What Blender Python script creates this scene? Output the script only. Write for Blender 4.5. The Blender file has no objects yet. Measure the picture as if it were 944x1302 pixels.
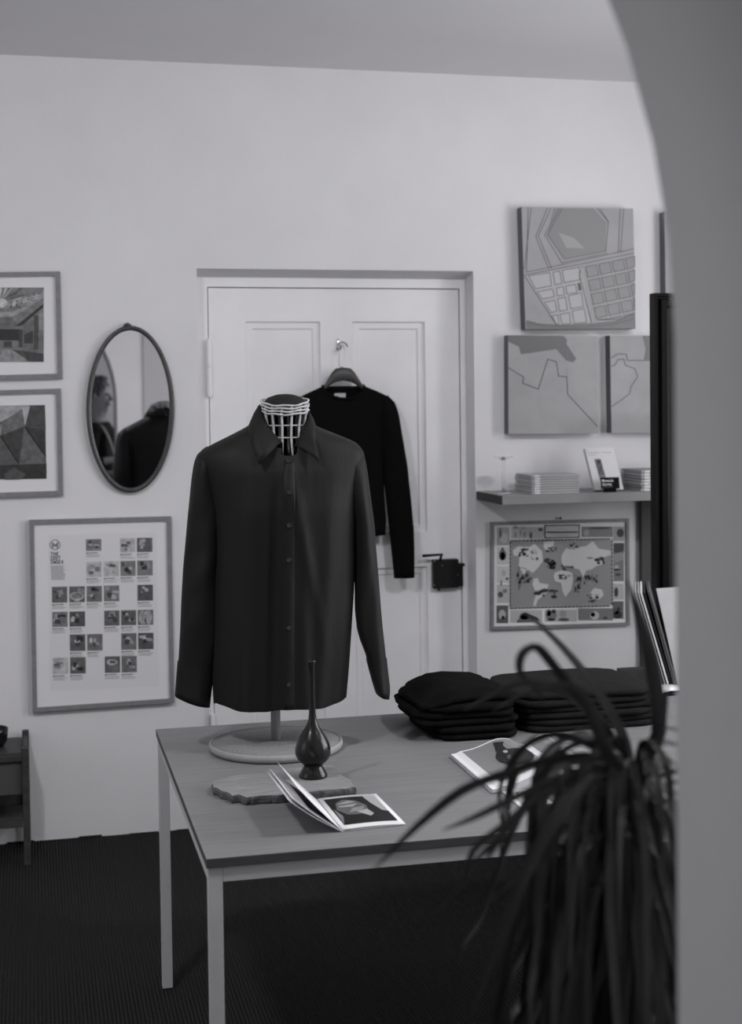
import bpy, bmesh, math, random
import numpy as np
from mathutils import Vector, Matrix
from math import radians as R, sin, cos, pi
random.seed(7)
SC = bpy.context.scene
COL = SC.collection
# ------------------------------------------------------------------ camera
F_PX, YAW, PITCH, ROLL, CY, CX, H = 1808.3, R(13.42), R(1.9), R(0.71), 574.0, 472.0, 1.6
FW = np.array([sin(YAW)*cos(PITCH), cos(YAW)*cos(PITCH), -sin(PITCH)])
_r = np.array([cos(YAW), -sin(YAW), 0.0]); _d = np.cross(FW, _r)
RT = _r*cos(ROLL)+_d*sin(ROLL); DN = -_r*sin(ROLL)+_d*cos(ROLL)
CP = np.array([0, 0, H])
cam = bpy.data.cameras.new('camera'); cam_o = bpy.data.objects.new('camera', cam); COL.objects.link(cam_o)
M = Matrix(((RT[0], -DN[0], -FW[0], 0), (RT[1], -DN[1], -FW[1], 0), (RT[2], -DN[2], -FW[2], H), (0, 0, 0, 1)))
cam_o.matrix_world = M
cam.sensor_fit = 'VERTICAL'; cam.sensor_height = 36.0; cam.sensor_width = 36.0*944/1302
cam.lens = F_PX/1302*36.0
cam.shift_y = (CY-651.0)/1302.0
cam.clip_start = 0.02; cam.clip_end = 60
cam.dof.use_dof = True; cam.dof.focus_distance = 3.65; cam.dof.aperture_fstop = 3.8
SC.camera = cam_o
def ray(x, y): return FW+RT*(x-CX)/F_PX+DN*(y-CY)/F_PX
def oz(x, y, z): d = ray(x, y); return Vector(CP+d*(z-H)/d[2])      # the point of a horizontal plane seen at x, y
def oy(x, y, Y): d = ray(x, y); return Vector(CP+d*Y/d[1])          # the point of a plane parallel to the back wall
def ox(x, y, X): d = ray(x, y); return Vector(CP+d*X/d[0])
def od(x, y, t): d = ray(x, y); return Vector(CP+d*t)
# ------------------------------------------------------------------ view, world, lights
SC.view_settings.view_transform = 'Standard'; SC.view_settings.look = 'None'
SC.view_settings.gamma = 1.0; SC.view_settings.use_curve_mapping = False
SC.view_settings.exposure = -0.23
w = bpy.data.worlds.new('world'); SC.world = w; w.use_nodes = True
w.node_tree.nodes['Background'].inputs[0].default_value = (.80, .80, .86, 1)
w.node_tree.nodes['Background'].inputs[1].default_value = 0.6
def area(name, loc, target, sx, sy, power, spread=180):
    l = bpy.data.lights.new(name, 'AREA'); l.shape = 'RECTANGLE'; l.size = sx; l.size_y = sy; l.energy = power
    l.color = (.995, .985, 1.0); l.spread = R(spread)
    o = bpy.data.objects.new(name, l); COL.objects.link(o); o.location = loc
    o.rotation_euler = (Vector(target)-Vector(loc)).to_track_quat('-Z', 'Y').to_euler()
    return o
YW = 5.351; ZC = 2.88
XL, XR = -2.4, 3.5            # side walls of the main room
YB = -2.6                     # wall behind the camera
area('window_daylight', (XR+.12, 3.0, 1.72), (0.2, 3.3, 1.35), 2.0, 1.5, 80)
area('near_window_daylight', (XR+.12, -1.0, 1.72), (0.2, -1.0, 1.3), 1.6, 1.5, 56)
area('left_fill', (XL-.12, 2.6, 1.75), (1, 3.4, 1.2), 1.2, 1.4, 7)  # weak unseen fill lamp, added on the left to soften the shadows
for lx_, ly_, le_ in ((-.55, 2.3, 36), (1.9, 2.4, 29)): area('ceiling_lamp', (lx_, ly_, ZC-.03), (lx_*.9+.1, 3.3, .4), .22, .22, le_)
# ------------------------------------------------------------------ materials
def lin(s): s = s/255.0; return s/12.92 if s <= .04045 else ((s+.055)/1.055)**2.4
def tint(v): return (v*.995, v*.988, v*1.010, 1)
MATS = {}
def mat(name, g, rough=.6, spec=.4, metal=0, grain=0, gscale=40, bump=0, bscale=120, stretch=None, sheen=0, attr=False, weave=0, coat=0):
    """g: reflectance 0..1; grain: relative variation of the tone."""
    m = bpy.data.materials.new(name); m.use_nodes = True; nt = m.node_tree; b = nt.nodes['Principled BSDF']
    b.inputs['Base Color'].default_value = tint(g); b.inputs['Roughness'].default_value = rough
    b.inputs['Specular IOR Level'].default_value = spec; b.inputs['Metallic'].default_value = metal
    if sheen: b.inputs['Sheen Weight'].default_value = sheen; b.inputs['Sheen Roughness'].default_value = .5
    if coat: b.inputs['Coat Weight'].default_value = coat; b.inputs['Coat Roughness'].default_value = .08
    tc = nt.nodes.new('ShaderNodeTexCoord'); mp = nt.nodes.new('ShaderNodeMapping')
    nt.links.new(tc.outputs['Object'], mp.inputs[0])
    if stretch: mp.inputs['Scale'].default_value = stretch
    src = None
    if attr:
        a = nt.nodes.new('ShaderNodeAttribute'); a.attribute_name = 'ink'; src = a.outputs['Color']
    if grain:
        n = nt.nodes.new('ShaderNodeTexNoise'); n.inputs['Scale'].default_value = gscale; n.inputs['Detail'].default_value = 5
        nt.links.new(mp.outputs[0], n.inputs['Vector'])
        r = nt.nodes.new('ShaderNodeMapRange'); r.inputs[1].default_value = .3; r.inputs[2].default_value = .7
        r.inputs[3].default_value = 1-grain; r.inputs[4].default_value = 1+grain
        nt.links.new(n.outputs['Fac'], r.inputs[0])
        mx = nt.nodes.new('ShaderNodeMix'); mx.data_type = 'RGBA'; mx.blend_type = 'MULTIPLY'; mx.inputs[0].default_value = 1
        if src: nt.links.new(src, mx.inputs[6])
        else: mx.inputs[6].default_value = tint(g)
        nt.links.new(r.outputs[0], mx.inputs[7]); src = mx.outputs[2]
    if src: nt.links.new(src, b.inputs['Base Color'])
    if bump:
        n = nt.nodes.new('ShaderNodeTexNoise'); n.inputs['Scale'].default_value = bscale; n.inputs['Detail'].default_value = 4
        nt.links.new(mp.outputs[0], n.inputs['Vector'])
        bp = nt.nodes.new('ShaderNodeBump'); bp.inputs['Strength'].default_value = bump; bp.inputs['Distance'].default_value = .01
        h = n.outputs['Fac']
        if weave:
            wv = nt.nodes.new('ShaderNodeTexWave'); wv.inputs['Scale'].default_value = weave; wv.bands_direction = 'X'
            nt.links.new(tc.outputs['Object'], wv.inputs['Vector'])
            h = wv.outputs['Fac']
        nt.links.new(h, bp.inputs['Height']); nt.links.new(bp.outputs[0], b.inputs['Normal'])
    MATS[name] = m; return m
WALL = mat('plaster', .74, .9, .2, grain=.03, gscale=3, bump=.06, bscale=45)
CEIL = mat('ceiling_paint', .80, .95, .1, grain=.02, gscale=2)
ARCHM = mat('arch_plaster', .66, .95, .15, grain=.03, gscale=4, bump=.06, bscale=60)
CARPET = mat('ribbed_carpet', .034, .98, .05, grain=.25, gscale=160)
DOORM = mat('door_paint', .86, .55, .4, grain=.03, gscale=6, bump=.05, bscale=30)
PANELM = mat('door_panel_paint', .85, .55, .4, grain=.03, gscale=7)
IRON = mat('black_iron', .008, .5, .25, bump=.2, bscale=90)
OAK = mat('grey_wood', .195, .5, .35, grain=.10, gscale=22, stretch=(.25, 3.2, 3), bump=.04, bscale=60)
OAKEDGE = mat('dark_wood_edge', .075, .5, .3, grain=.15, gscale=30, stretch=(.3, 3, 3))
WHITEMETAL = mat('white_powder_coat', .55, .45, .4, grain=.03, gscale=20)
SHIRT = mat('shirt_cotton', .0105, .6, .16, sheen=.02, bump=.55, bscale=8, stretch=(1.6, 1.2, .4))
SHIRTDK = mat('shirt_inside', .006, .8, .1)
BUTTON = mat('button_shell', .03, .15, .7)
KNIT = mat('black_knit', .0060, .95, .05, sheen=.0, grain=.3, gscale=160, bump=.3, bscale=400)
KNIT2 = mat('charcoal_knit', .012, .95, .05, sheen=.02, grain=.3, gscale=160, bump=.3, bscale=400)
LABEL = mat('cloth_label', .55, .8)
RATTAN = mat('pale_rattan', .44, .6, .3, grain=.2, gscale=90)
DISC = mat('disc_wicker', .24, .75, .3, grain=.2, gscale=150, bump=.5, bscale=260)
DISCRIM = mat('disc_rim', .30, .6, .3, grain=.08, gscale=40)
POLE = mat('pole_wood', .30, .45, .3, grain=.1, gscale=30, stretch=(4, 4, .4))
CAP = mat('black_cap_felt', .014, .85, .2)
GLAZE = mat('dark_glaze', .010, .22, .35)
BOARD = mat('raw_wood_board', .24, .8, .2, grain=.2, gscale=30, stretch=(.6, 3, 2), bump=.3, bscale=60)
BOARDEDGE = mat('bark_edge', .10, .9, .2, grain=.35, gscale=60, bump=.6, bscale=80)
PAPER = mat('paper', .80, .6, .3, grain=.02, gscale=10)
PAPEREDGE = mat('page_edges', .58, .8, .2, grain=.12, gscale=40, stretch=(.3, .3, 20))
INK = mat('ink', .5, .5, .35, attr=True)
PHOTO = mat('photo_ink', .5, .45, .4, attr=True, grain=.30, gscale=45)
GFRAME = mat('grey_frame', .22, .5, .35, grain=.12, gscale=40)
BFRAME = mat('dark_mirror_frame', .05, .35, .5, grain=.2, gscale=60)
MIRROR = mat('mirror_silver', .86, .01, .5, metal=1)
CANVAS = mat('grey_canvas', .37, .85, .2, grain=.05, gscale=12)
CANVASEDGE = mat('canvas_side_shaded', .16, .85, .2)  # darker than the face: shade of the left sides put into the colour
SHELFM = mat('grey_shelf', .30, .6, .3, grain=.08, gscale=20, stretch=(.3, 2, 2))
BLACKG = mat('black_gloss', .004, .3, .08)
CABM = mat('dark_walnut', .045, .5, .35, grain=.3, gscale=20, stretch=(.4, 3, 3))
GREYP = mat('grey_panel', .085, .7, .3, grain=.06, gscale=10)
LEAF = mat('plant_leaf', .040, .5, .35, grain=.25, gscale=14)
TRUNK = mat('plant_trunk', .06, .9, .2, grain=.3, gscale=40, bump=.5, bscale=60)
POTM = mat('plant_pot', .10, .6, .3)
SOIL = mat('soil', .02, .95, .1, bump=.6, bscale=60)
CHROME = mat('steel', .45, .25, .5, metal=1)
HANGER = mat('hanger_wood', .055, .4, .4, grain=.2, gscale=40, stretch=(.4, 3, 3))
SKIN = mat('skin', .34, .55, .4)
HAIR = mat('grey_hair', .12, .75, .3, grain=.5, gscale=60)
JACKET = mat('black_jacket', .009, .8, .2)
STRAPM = mat('grey_strap', .30, .7, .3)
BAGM = mat('grey_bag', .12, .7, .3)
SHOEM = mat('shoe', .01, .4, .4)
CAMERAM = mat('pale_camera', .55, .4, .4)
# carpet ribs
nt = CARPET.node_tree; b = nt.nodes['Principled BSDF']
tc = [n for n in nt.nodes if n.type == 'TEX_COORD'][0]
wv = nt.nodes.new('ShaderNodeTexWave'); wv.inputs['Scale'].default_value = 30; wv.bands_direction = 'X'; wv.inputs['Distortion'].default_value = .3
nt.links.new(tc.outputs['Object'], wv.inputs['Vector'])
bp = nt.nodes.new('ShaderNodeBump'); bp.inputs['Strength'].default_value = .8; bp.inputs['Distance'].default_value = .01
nt.links.new(wv.outputs['Fac'], bp.inputs['Height']); nt.links.new(bp.outputs[0], b.inputs['Normal'])
# clear glass with a light tint
GLASS = mat('clear_glass', .95, .02, .5); b = GLASS.node_tree.nodes['Principled BSDF']
b.inputs['Transmission Weight'].default_value = 1; b.inputs['IOR'].default_value = 1.12
# picture glazing: thin, almost clear
# ------------------------------------------------------------------ helpers
def link(name, me, m=None, parent=None, smooth=False, loc=None):
    o = bpy.data.objects.new(name, me); COL.objects.link(o)
    if m is not None:
        for k in (m if isinstance(m, (list, tuple)) else [m]): me.materials.append(k)
    if smooth:
        me.polygons.foreach_set('use_smooth', [True]*len(me.polygons))
    if parent: o.parent = parent
    if loc is not None: o.location = loc
    return o
def obj(name, bm, m, parent=None, smooth=False, loc=None):
    bmesh.ops.recalc_face_normals(bm, faces=bm.faces[:])
    me = bpy.data.meshes.new(name); bm.to_mesh(me); bm.free(); me.update()
    return link(name, me, m, parent, smooth, loc)
def tag(o, label=None, cat=None, group=None, kind=None):
    if label: o['label'] = label
    if cat: o['category'] = cat
    if group: o['group'] = group
    if kind: o['kind'] = kind
    return o
def thing(name, label, cat, loc=(0, 0, 0), rz=0, group=None):
    o = bpy.data.objects.new(name, None); COL.objects.link(o); o.location = loc; o.rotation_euler = (0, 0, rz)
    o.empty_display_size = .05
    return tag(o, label, cat, group)
def bx(bm, a, b, bev=0):
    a = Vector(a); b = Vector(b); lo = Vector(map(min, a, b)); hi = Vector(map(max, a, b))
    r = bmesh.ops.create_cube(bm, size=1.0); vs = r['verts']
    for v in vs: v.co = Vector(((lo[i]+hi[i])/2+v.co[i]*(hi[i]-lo[i]) for i in range(3)))
    if bev:
        es = list({e for v in vs for e in v.link_edges})
        bmesh.ops.bevel(bm, geom=es, offset=bev, segments=2, affect='EDGES', profile=.6)
    return bm
def box(name, a, b, m, parent=None, bev=0): return obj(name, bx(bmesh.new(), a, b, bev), m, parent)
def hexa(bm, q, dvec):
    """prism from a quad (or polygon) of 3D points extruded by dvec"""
    n = len(q); A = [bm.verts.new(p) for p in q]; B = [bm.verts.new(Vector(p)+Vector(dvec)) for p in q]
    bm.faces.new(A); bm.faces.new(B[::-1])
    for i in range(n): bm.faces.new((A[i], B[i], B[(i+1) % n], A[(i+1) % n]))
    return bm
def ring_prism(bm, outer, inner, dvec, inner_dvec=None):
    n = len(outer); d = Vector(dvec); d2 = Vector(inner_dvec if inner_dvec is not None else dvec)
    A = [bm.verts.new(p) for p in outer]; B = [bm.verts.new(p) for p in inner]
    A2 = [bm.verts.new(Vector(p)+d) for p in outer]; B2 = [bm.verts.new(Vector(p)+d2) for p in inner]
    for i in range(n):
        j = (i+1) % n
        bm.faces.new((A[i], A[j], B[j], B[i])); bm.faces.new((A2[i], B2[i], B2[j], A2[j]))
        bm.faces.new((A[i], A2[i], A2[j], A[j])); bm.faces.new((B[i], B[j], B2[j], B2[i]))
    return bm
def tube(bm, pts, rad, n=8, cap=True, sx=1.0, up=None):
    """swept tube, rad a number or a list"""
    pts = [Vector(p) for p in pts]; k = len(pts); rad = rad if isinstance(rad, (list, tuple)) else [rad]*k
    rings = []; pu = None
    for i, p in enumerate(pts):
        t = (pts[min(i+1, k-1)]-pts[max(i-1, 0)]).normalized()
        if pu is None:
            pu = Vector(up) if up else (Vector((0, 0, 1)) if abs(t.z) < .9 else Vector((0, 1, 0)))
        pu = (pu-t*pu.dot(t)).normalized(); s = t.cross(pu)
        rings.append([bm.verts.new(p+(pu*cos(2*pi*j/n)+s*sin(2*pi*j/n)*sx)*rad[i]) for j in range(n)])
    for a, b2 in zip(rings, rings[1:]):
        for j in range(n): bm.faces.new((a[j], a[(j+1) % n], b2[(j+1) % n], b2[j]))
    if cap: bm.faces.new(rings[0][::-1]); bm.faces.new(rings[-1])
    return bm
def lathe(bm, prof, n=32, c=(0, 0, 0), cap=True):
    rings = []
    for r, z in prof:
        rings.append([bm.verts.new((c[0]+r*cos(2*pi*j/n), c[1]+r*sin(2*pi*j/n), c[2]+z)) for j in range(n)])
    for a, b2 in zip(rings, rings[1:]):
        for j in range(n): bm.faces.new((a[j], a[(j+1) % n], b2[(j+1) % n], b2[j]))
    if cap: bm.faces.new(rings[0][::-1]); bm.faces.new(rings[-1])
    return bm
def loft(bm, rings, closed=True, cap=(False, False)):
    V = [[bm.verts.new(p) for p in r] for r in rings]; n = len(V[0])
    for a, b2 in zip(V, V[1:]):
        for j in range(n if closed else n-1): bm.faces.new((a[j], a[(j+1) % n], b2[(j+1) % n], b2[j]))
    if cap[0]: bm.faces.new(V[0][::-1])
    if cap[1]: bm.faces.new(V[-1])
    return V
def inter(tab, t):
    if t <= tab[0][0]: return tab[0][1:]
    for a, b2 in zip(tab, tab[1:]):
        if t <= b2[0]:
            u = (t-a[0])/(b2[0]-a[0]); return [x+(y-x)*u for x, y in zip(a[1:], b2[1:])]
    return tab[-1][1:]
def smooth_path(pts, n=6):
    pts = [Vector(p) for p in pts]; out = []
    P = [pts[0]*2-pts[1]]+pts+[pts[-1]*2-pts[-2]]
    for i in range(1, len(P)-2):
        for k in range(n):
            t = k/n; a, b2, c, d = P[i-1], P[i], P[i+1], P[i+2]
            out.append(.5*((2*b2)+(c-a)*t+(2*a-5*b2+4*c-d)*t*t+(3*b2-a-3*c+d)*t**3))
    out.append(pts[-1]); return out
class Ink:
    """flat print: polygons lying on a picture plane, each with its own tone; one mesh"""
    def __init__(s, f, lift=.0004): s.f = f; s.V = []; s.Fc = []; s.C = []; s.lift = lift
    def poly(s, pts, g, layer=1):
        b0 = len(s.V)
        for p in pts:
            q, nrm = s.f(*p); s.V.append(tuple(q+nrm*s.lift*layer))
        s.Fc.append(tuple(range(b0, len(s.V)))); s.C.append(lin(g)); return s
    def rect(s, x0, y0, x1, y1, g, layer=1): return s.poly([(x0, y0), (x1, y0), (x1, y1), (x0, y1)], g, layer)
    def line(s, pts, wd, g, layer=2):
        for (x0, y0), (x1, y1) in zip(pts, pts[1:]):
            L = math.hypot(x1-x0, y1-y0) or 1; nx, ny = -(y1-y0)/L*wd/2, (x1-x0)/L*wd/2
            ex, ey = (x1-x0)/L*wd*.3, (y1-y0)/L*wd*.3
            s.poly([(x0-ex+nx, y0-ey+ny), (x1+ex+nx, y1+ey+ny), (x1+ex-nx, y1+ey-ny), (x0-ex-nx, y0-ey-ny)], g, layer)
        return s
    def disc(s, x, y, rx, ry, g, layer=1, n=14, a0=0):
        return s.poly([(x+rx*cos(a0+2*pi*i/n), y+ry*sin(a0+2*pi*i/n)) for i in range(n)], g, layer)
    def build(s, name, m, parent=None):
        me = bpy.data.meshes.new(name); me.from_pydata(s.V, [], s.Fc); me.update()
        at = me.attributes.new('ink', 'FLOAT_COLOR', 'CORNER'); cs = []
        for p, c in zip(me.polygons, s.C): cs += list(tint(c))*p.loop_total
        at.data.foreach_set('color', cs)
        return link(name, me, m, parent)
def text_mesh(name, body, m, parent, f, x, y, size, spacing=1, bold=0, align='LEFT', lay=3, lift=.0004, sx=1.0, rot=0):
    """lettering as flat mesh mapped through f (picture coordinates, y down)"""
    cu = bpy.data.curves.new(name, 'FONT'); cu.body = body; cu.size = size; cu.space_character = spacing; cu.offset = bold; cu.align_x = align
    cu.space_line = .82; cu.resolution_u = 2
    t = bpy.data.objects.new(name, cu); COL.objects.link(t); bpy.context.view_layer.update()
    dg = bpy.context.evaluated_depsgraph_get(); me = bpy.data.meshes.new_from_object(t.evaluated_get(dg))
    COL.objects.unlink(t); bpy.data.objects.remove(t)
    for v in me.vertices:
        a, b2 = v.co.x*sx, v.co.y
        a, b2 = a*cos(rot)-b2*sin(rot), a*sin(rot)+b2*cos(rot)
        q, nrm = f(x+a, y-b2); v.co = q+nrm*lift*lay
    me.materials.clear(); return link(name, me, m, parent)
INKDK = mat('text_ink', .03, .6, .3); INKGREY = mat('text_ink_grey', .25, .6, .3); INKWHITE = mat('text_ink_white', .8, .6, .3)
def wall_map(Y, sx=1, ox_=0, oy_=0):
    """crop coordinates (scale sx, origin) -> point on the plane Y of the back wall, facing the room"""
    return lambda x, y: (oy(x/sx+ox_, y/sx+oy_, Y), Vector((0, -1, 0)))
def quadY(pts, Y): return [oy(x, y, Y) for x, y in pts]
def shrink(q, d):
    """inset a 3D quad lying in a plane Y=const by d metres"""
    out = []; n = len(q)
    for i in range(n):
        p = q[i]; a = (q[i-1]-p).normalized(); b2 = (q[(i+1) % n]-p).normalized()
        s = abs(a.cross(b2).length); out.append(p+(a+b2)*d/s)
    return out
# ================================================================== THE SETTING
def struct(name, bm, m, parent=None):
    o = obj(name, bm, m, parent)
    if parent is None: o['kind'] = 'structure'
    return o
struct('floor', bx(bmesh.new(), (XL-.3, YB-.3, -.1), (XR+.3, YW+.35, 0)), CARPET)
struct('ceiling', bx(bmesh.new(), (XL-.3, YB-.3, ZC), (XR+.3, YW+.35, ZC+.1)), CEIL)
# door opening in the back wall: front outline on the wall face, splayed reveal
TLf = oy(250, 341, YW); TRf = oy(602, 345, YW)
dx0, dx1, dz = TLf.x, TRf.x, (TLf.z+TRf.z)/2
YD = YW+.10
bl = oy(256.5, 352.5, YD); br = oy(592, 355, YD); ix0, ix1, iz = dx0+.012, br.x, (bl.z+br.z)/2
bm = bmesh.new()
bx(bm, (XL-.3, YW, 0), (dx0, YW+.3, ZC)); bx(bm, (dx1, YW, 0), (XR+.3, YW+.3, ZC)); bx(bm, (dx0, YW, dz), (dx1, YW+.3, ZC))
bx(bm, (dx0, YD+.1, 0), (dx1, YW+.3, dz))
struct('wall_back', bm, WALL)
bm = bmesh.new()   # splayed plaster reveal
A = [(dx0, 0), (dx0, dz), (dx1, dz), (dx1, 0)]; B = [(ix0, 0), (ix0, iz), (ix1, iz), (ix1, 0)]
for (a, b2), (c, d) in zip(zip(A, B), list(zip(A, B))[1:]):
    bm.faces.new([bm.verts.new(p) for p in ((a[0], YW, a[1]), (c[0], YW, c[1]), (d[0], YD, d[1]), (b2[0], YD, b2[1]))])
struct('trim_1', bm, WALL)
# door frame (lining) and leaf
lx0 = oy(267, 500, YD).x; lx1 = oy(585.5, 560, YD).x; lz = oy(420, 367, YD).z
bm = bmesh.new(); g = .004
bx(bm, (ix0-.005, YD, 0), (lx0-g, YD+.05, lz+g)); bx(bm, (lx1+g, YD, 0), (ix1+.005, YD+.05, lz+g)); bx(bm, (ix0-.005, YD, lz+g), (ix1+.005, YD+.05, iz+.005))
struct('trim_2', bm, DOORM)
door = thing('door_1', None, None, ((lx0+lx1)/2, YD, 0)); door['kind'] = 'structure'
def P(o): return Vector((-o.location.x, -o.location.y, -o.location.z))
def into(o, par):
    """parent keeping world place (parents are not rotated here)"""
    o.parent = par; o.location = Vector(o.location)-par.location; return o
LY = YD+.006
# panel rectangles (x0,x1,z0,z1) of the leaf
p1 = (oy(313.5, 500, LY).x, oy(408.5, 500, LY).x); p2 = (oy(449, 500, LY).x, oy(541.5, 500, LY).x)
ztop = oy(430, 409, LY).z; zmid = oy(541, 676, LY).z; zlow = oy(545, 720, LY).z; zbot = .26
rects = [(p1[0], p1[1], zmid, ztop), (p2[0], p2[1], zmid, ztop), (p1[0], p1[1], zbot, zlow), (p2[0], p2[1], zbot, zlow)]
def leafbox(name, a, b2): return into(box(name, a, b2, DOORM, None, 0), door)
for (x0, x1) in ((lx0, p1[0]), (p1[1], p2[0]), (p2[1], lx1)): leafbox('stile', (x0, LY, .008), (x1, LY+.04, lz))
for (x0, x1) in (p1, p2):
    for (z0, z1) in ((ztop, lz), (zlow, zmid), (.008, zbot)): leafbox('rail', (x0, LY, z0), (x1, LY+.04, z1))
for x0, x1, z0, z1 in rects:
    bm = bmesh.new(); q = lambda e, y: [Vector((x0+e, y, z1-e)), Vector((x1-e, y, z1-e)), Vector((x1-e, y, z0+e)), Vector((x0+e, y, z0+e))]
    R_ = [q(0, LY+.003), q(.004, LY+.012), q(.026, LY+.012), q(.031, LY+.018), q(.05, LY+.018)]
    loft(bm, R_, True, (False, True)); into(obj('panel', bm, PANELM), door)
def hinge(pxx, y0, y1, split):
    t = oy(pxx, y0, YD-.012); b2 = oy(pxx, y1, YD-.012); x = (t.x+b2.x)/2; s = t.z+(b2.z-t.z)*split
    bm = bmesh.new(); r = .010
    for a, c in ((b2.z+.008, s-.0015), (s+.0015, t.z-.008)):
        tube(bm, [(x, YD-.011, a), (x, YD-.011, c)], r, 12)
    for zz, d in ((t.z-.008, 1), (b2.z+.008, -1)):
        tube(bm, [(x, YD-.011, zz), (x, YD-.011, zz+d*.006), (x, YD-.011, zz+d*.011)], [.0075, .008, .001], 10)
    bx(bm, (x-.002, YD-.006, b2.z+.02), (x+.002, YD+.004, t.z-.02))
    h = into(obj('hinge', bm, DOORM, None, False), door)
hinge(266.5, 431, 505, .47); hinge(271.5, 908, 975, .45)
# lock box
bm = bmesh.new(); a = oy(549, 711, LY); c = oy(581, 746, LY)
bx(bm, (a.x, LY-.032, c.z), (c.x, LY-.0005, a.z), .003)
kx = oy(588, 717, LY).x
bx(bm, (c.x, LY-.024, c.z+.004), (kx-.004, LY-.0005, a.z-.022)); bx(bm, (c.x-.002, LY-.03, a.z-.03), (kx+.002, LY-.001, a.z-.019))
tube(bm, [oy(558.5, 745, LY-.02), oy(558.5, 751, LY-.02)], .005, 8)
lock = into(obj('lock_box', bm, IRON), door)
bm = bmesh.new()
for (x, y) in ((553, 713.5), (553, 744), (562.5, 719), (582.5, 731)):
    q = oy(x, y, LY-.033); lathe(bm, [(.001, 0), (.0035, 0), (.0035, .0), (.001, .0)], 8, q)
    tube(bm, [q+Vector((0, .002, 0)), q+Vector((0, -.0015, 0))], [.0045, .003], 8)
o = obj('screw', bm, CHROME); o.parent = lock
bm = bmesh.new(); hy = LY-.045
tube(bm, [oy(560, 712, hy), oy(561.5, 707, hy), oy(562.5, 705.3, hy)], [.0055, .005, .004], 8)
tube(bm, [oy(563, 705, hy), oy(550, 706, hy), oy(537.5, 706.8, hy)], [.0045, .0052, .0062], 8)
bx(bm, oy(558.5, 712, LY-.03), oy(562, 709, hy))
o = obj('lever_handle', bm, IRON, None, True); o.parent = lock
# coat hook on the middle stile
bm = bmesh.new(); hk = oy(430, 437, LY)
bx(bm, hk+Vector((-.007, -.003, -.028)), hk+Vector((.007, 0, .012)), .001)
tube(bm, smooth_path([hk+Vector((0, -.002, .0)), hk+Vector((.006, -.02, .004)), hk+Vector((.016, -.032, .004)), hk+Vector((.027, -.03, -.004)), hk+Vector((.031, -.028, -.014))]), .0032, 8)
tube(bm, smooth_path([hk+Vector((0, -.002, -.018)), hk+Vector((0, -.025, -.026)), hk+Vector((0, -.046, -.022)), hk+Vector((0, -.052, -.008))]), .0032, 8)
lathe(bm, [(.0005, 0), (.004, .003), (.0005, .009)], 8, hk+Vector((0, -.006, .012)))
into(obj('coat_hook', bm, CHROME, None, True), door)
# baseline: ragged edge of the carpet under the wall
bm = bmesh.new(); x = XL
while x < dx0-.03:
    wd = random.uniform(.03, .12); hgt = random.choice((.002, .003, .004, .004, .008))
    bx(bm, (x, YW-.006, 0), (x+wd, YW-.0005, hgt)); x += wd
struct('baseboard_back', bm, CARPET)
# side walls with real window openings, wall behind, arch wall
def wall_x(name, x0, x1, win):
    bm = bmesh.new(); (ya, yb, za, zb) = win
    bx(bm, (x0, YB-.3, 0), (x1, ya, ZC)); bx(bm, (x0, yb, 0), (x1, YW, ZC)); bx(bm, (x0, ya, 0), (x1, yb, za)); bx(bm, (x0, ya, zb), (x1, yb, ZC))
    struct(name, bm, WALL)
bm = bmesh.new()
for y0_, y1_, z0_, z1_ in ((YB-.3, -1.8, 0, ZC), (-.2, 2.0, 0, ZC), (4.0, YW, 0, ZC), (-1.8, -.2, 0, .97), (-1.8, -.2, 2.47, ZC), (2.0, 4.0, 0, .97), (2.0, 4.0, 2.47, ZC)): bx(bm, (XR, y0_, z0_), (XR+.3, y1_, z1_))
struct('wall_right', bm, WALL); wall_x('wall_left', XL-.3, XL, (2.0, 3.2, 1.05, 2.45))
def window(name, x, y0, y1, z0, z1):
    bm = bmesh.new(); w_ = .05
    for a, b2 in (((x-.03, y0, z0), (x+.03, y0+w_, z1)), ((x-.03, y1-w_, z0), (x+.03, y1, z1)), ((x-.03, y0+w_, z0), (x+.03, y1-w_, z0+w_)), ((x-.03, y0+w_, z1-w_), (x+.03, y1-w_, z1)),
                  ((x-.02, (y0+y1)/2-.02, z0+w_), (x+.02, (y0+y1)/2+.02, z1-w_))): bx(bm, a, b2)
    struct(name, bm, DOORM)
window('window_1', XR+.05, 2.0, 4.0, .97, 2.47); window('window_2', XL-.05, 2.0, 3.2, 1.05, 2.45)
struct('wall_rear', bx(bmesh.new(), (XL-.3, YB-.3, 0), (XR+.3, YB, ZC)), WALL)
window('window_3', XR+.05, -1.8, -.2, .97, 2.47)
# arch: jamb found from its two sightings (straight on, and in the oval mirror)
d1 = ray(860.5, 900); d2 = ray(150, 560); YM = YW-.02
k1, k2 = d1[0]/d1[1], d2[0]/d2[1]
YJ = 2*YM*k2/(k1+k2); XJ = k1*YJ
AR = .78; AY0 = YJ-.42; ACX = XJ-AR
zs = oy(858, 430, YJ).z
bm = bmesh.new(); n = 28; out_pts = [(XJ, 0), (XJ, zs*.5)]+[(ACX+AR*cos(pi*i/n), zs+AR*.98*sin(pi*i/n)) for i in range(n+1)]+[(ACX-AR, zs*.5), (ACX-AR, 0)]
def outer_of(p):
    x, z = p
    if z <= zs+1e-6: return (XR if x > ACX else XL, z)
    t = math.atan2(z-zs, x-ACX); c = math.atan2(ZC-zs, XR-ACX); c2 = math.atan2(ZC-zs, XL-ACX)
    if t < c: return (XR, zs+(XR-ACX)*math.tan(t))
    if t > c2: return (XL, zs+(XL-ACX)*math.tan(t))
    return (ACX+(ZC-zs)/math.tan(t), ZC)
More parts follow.
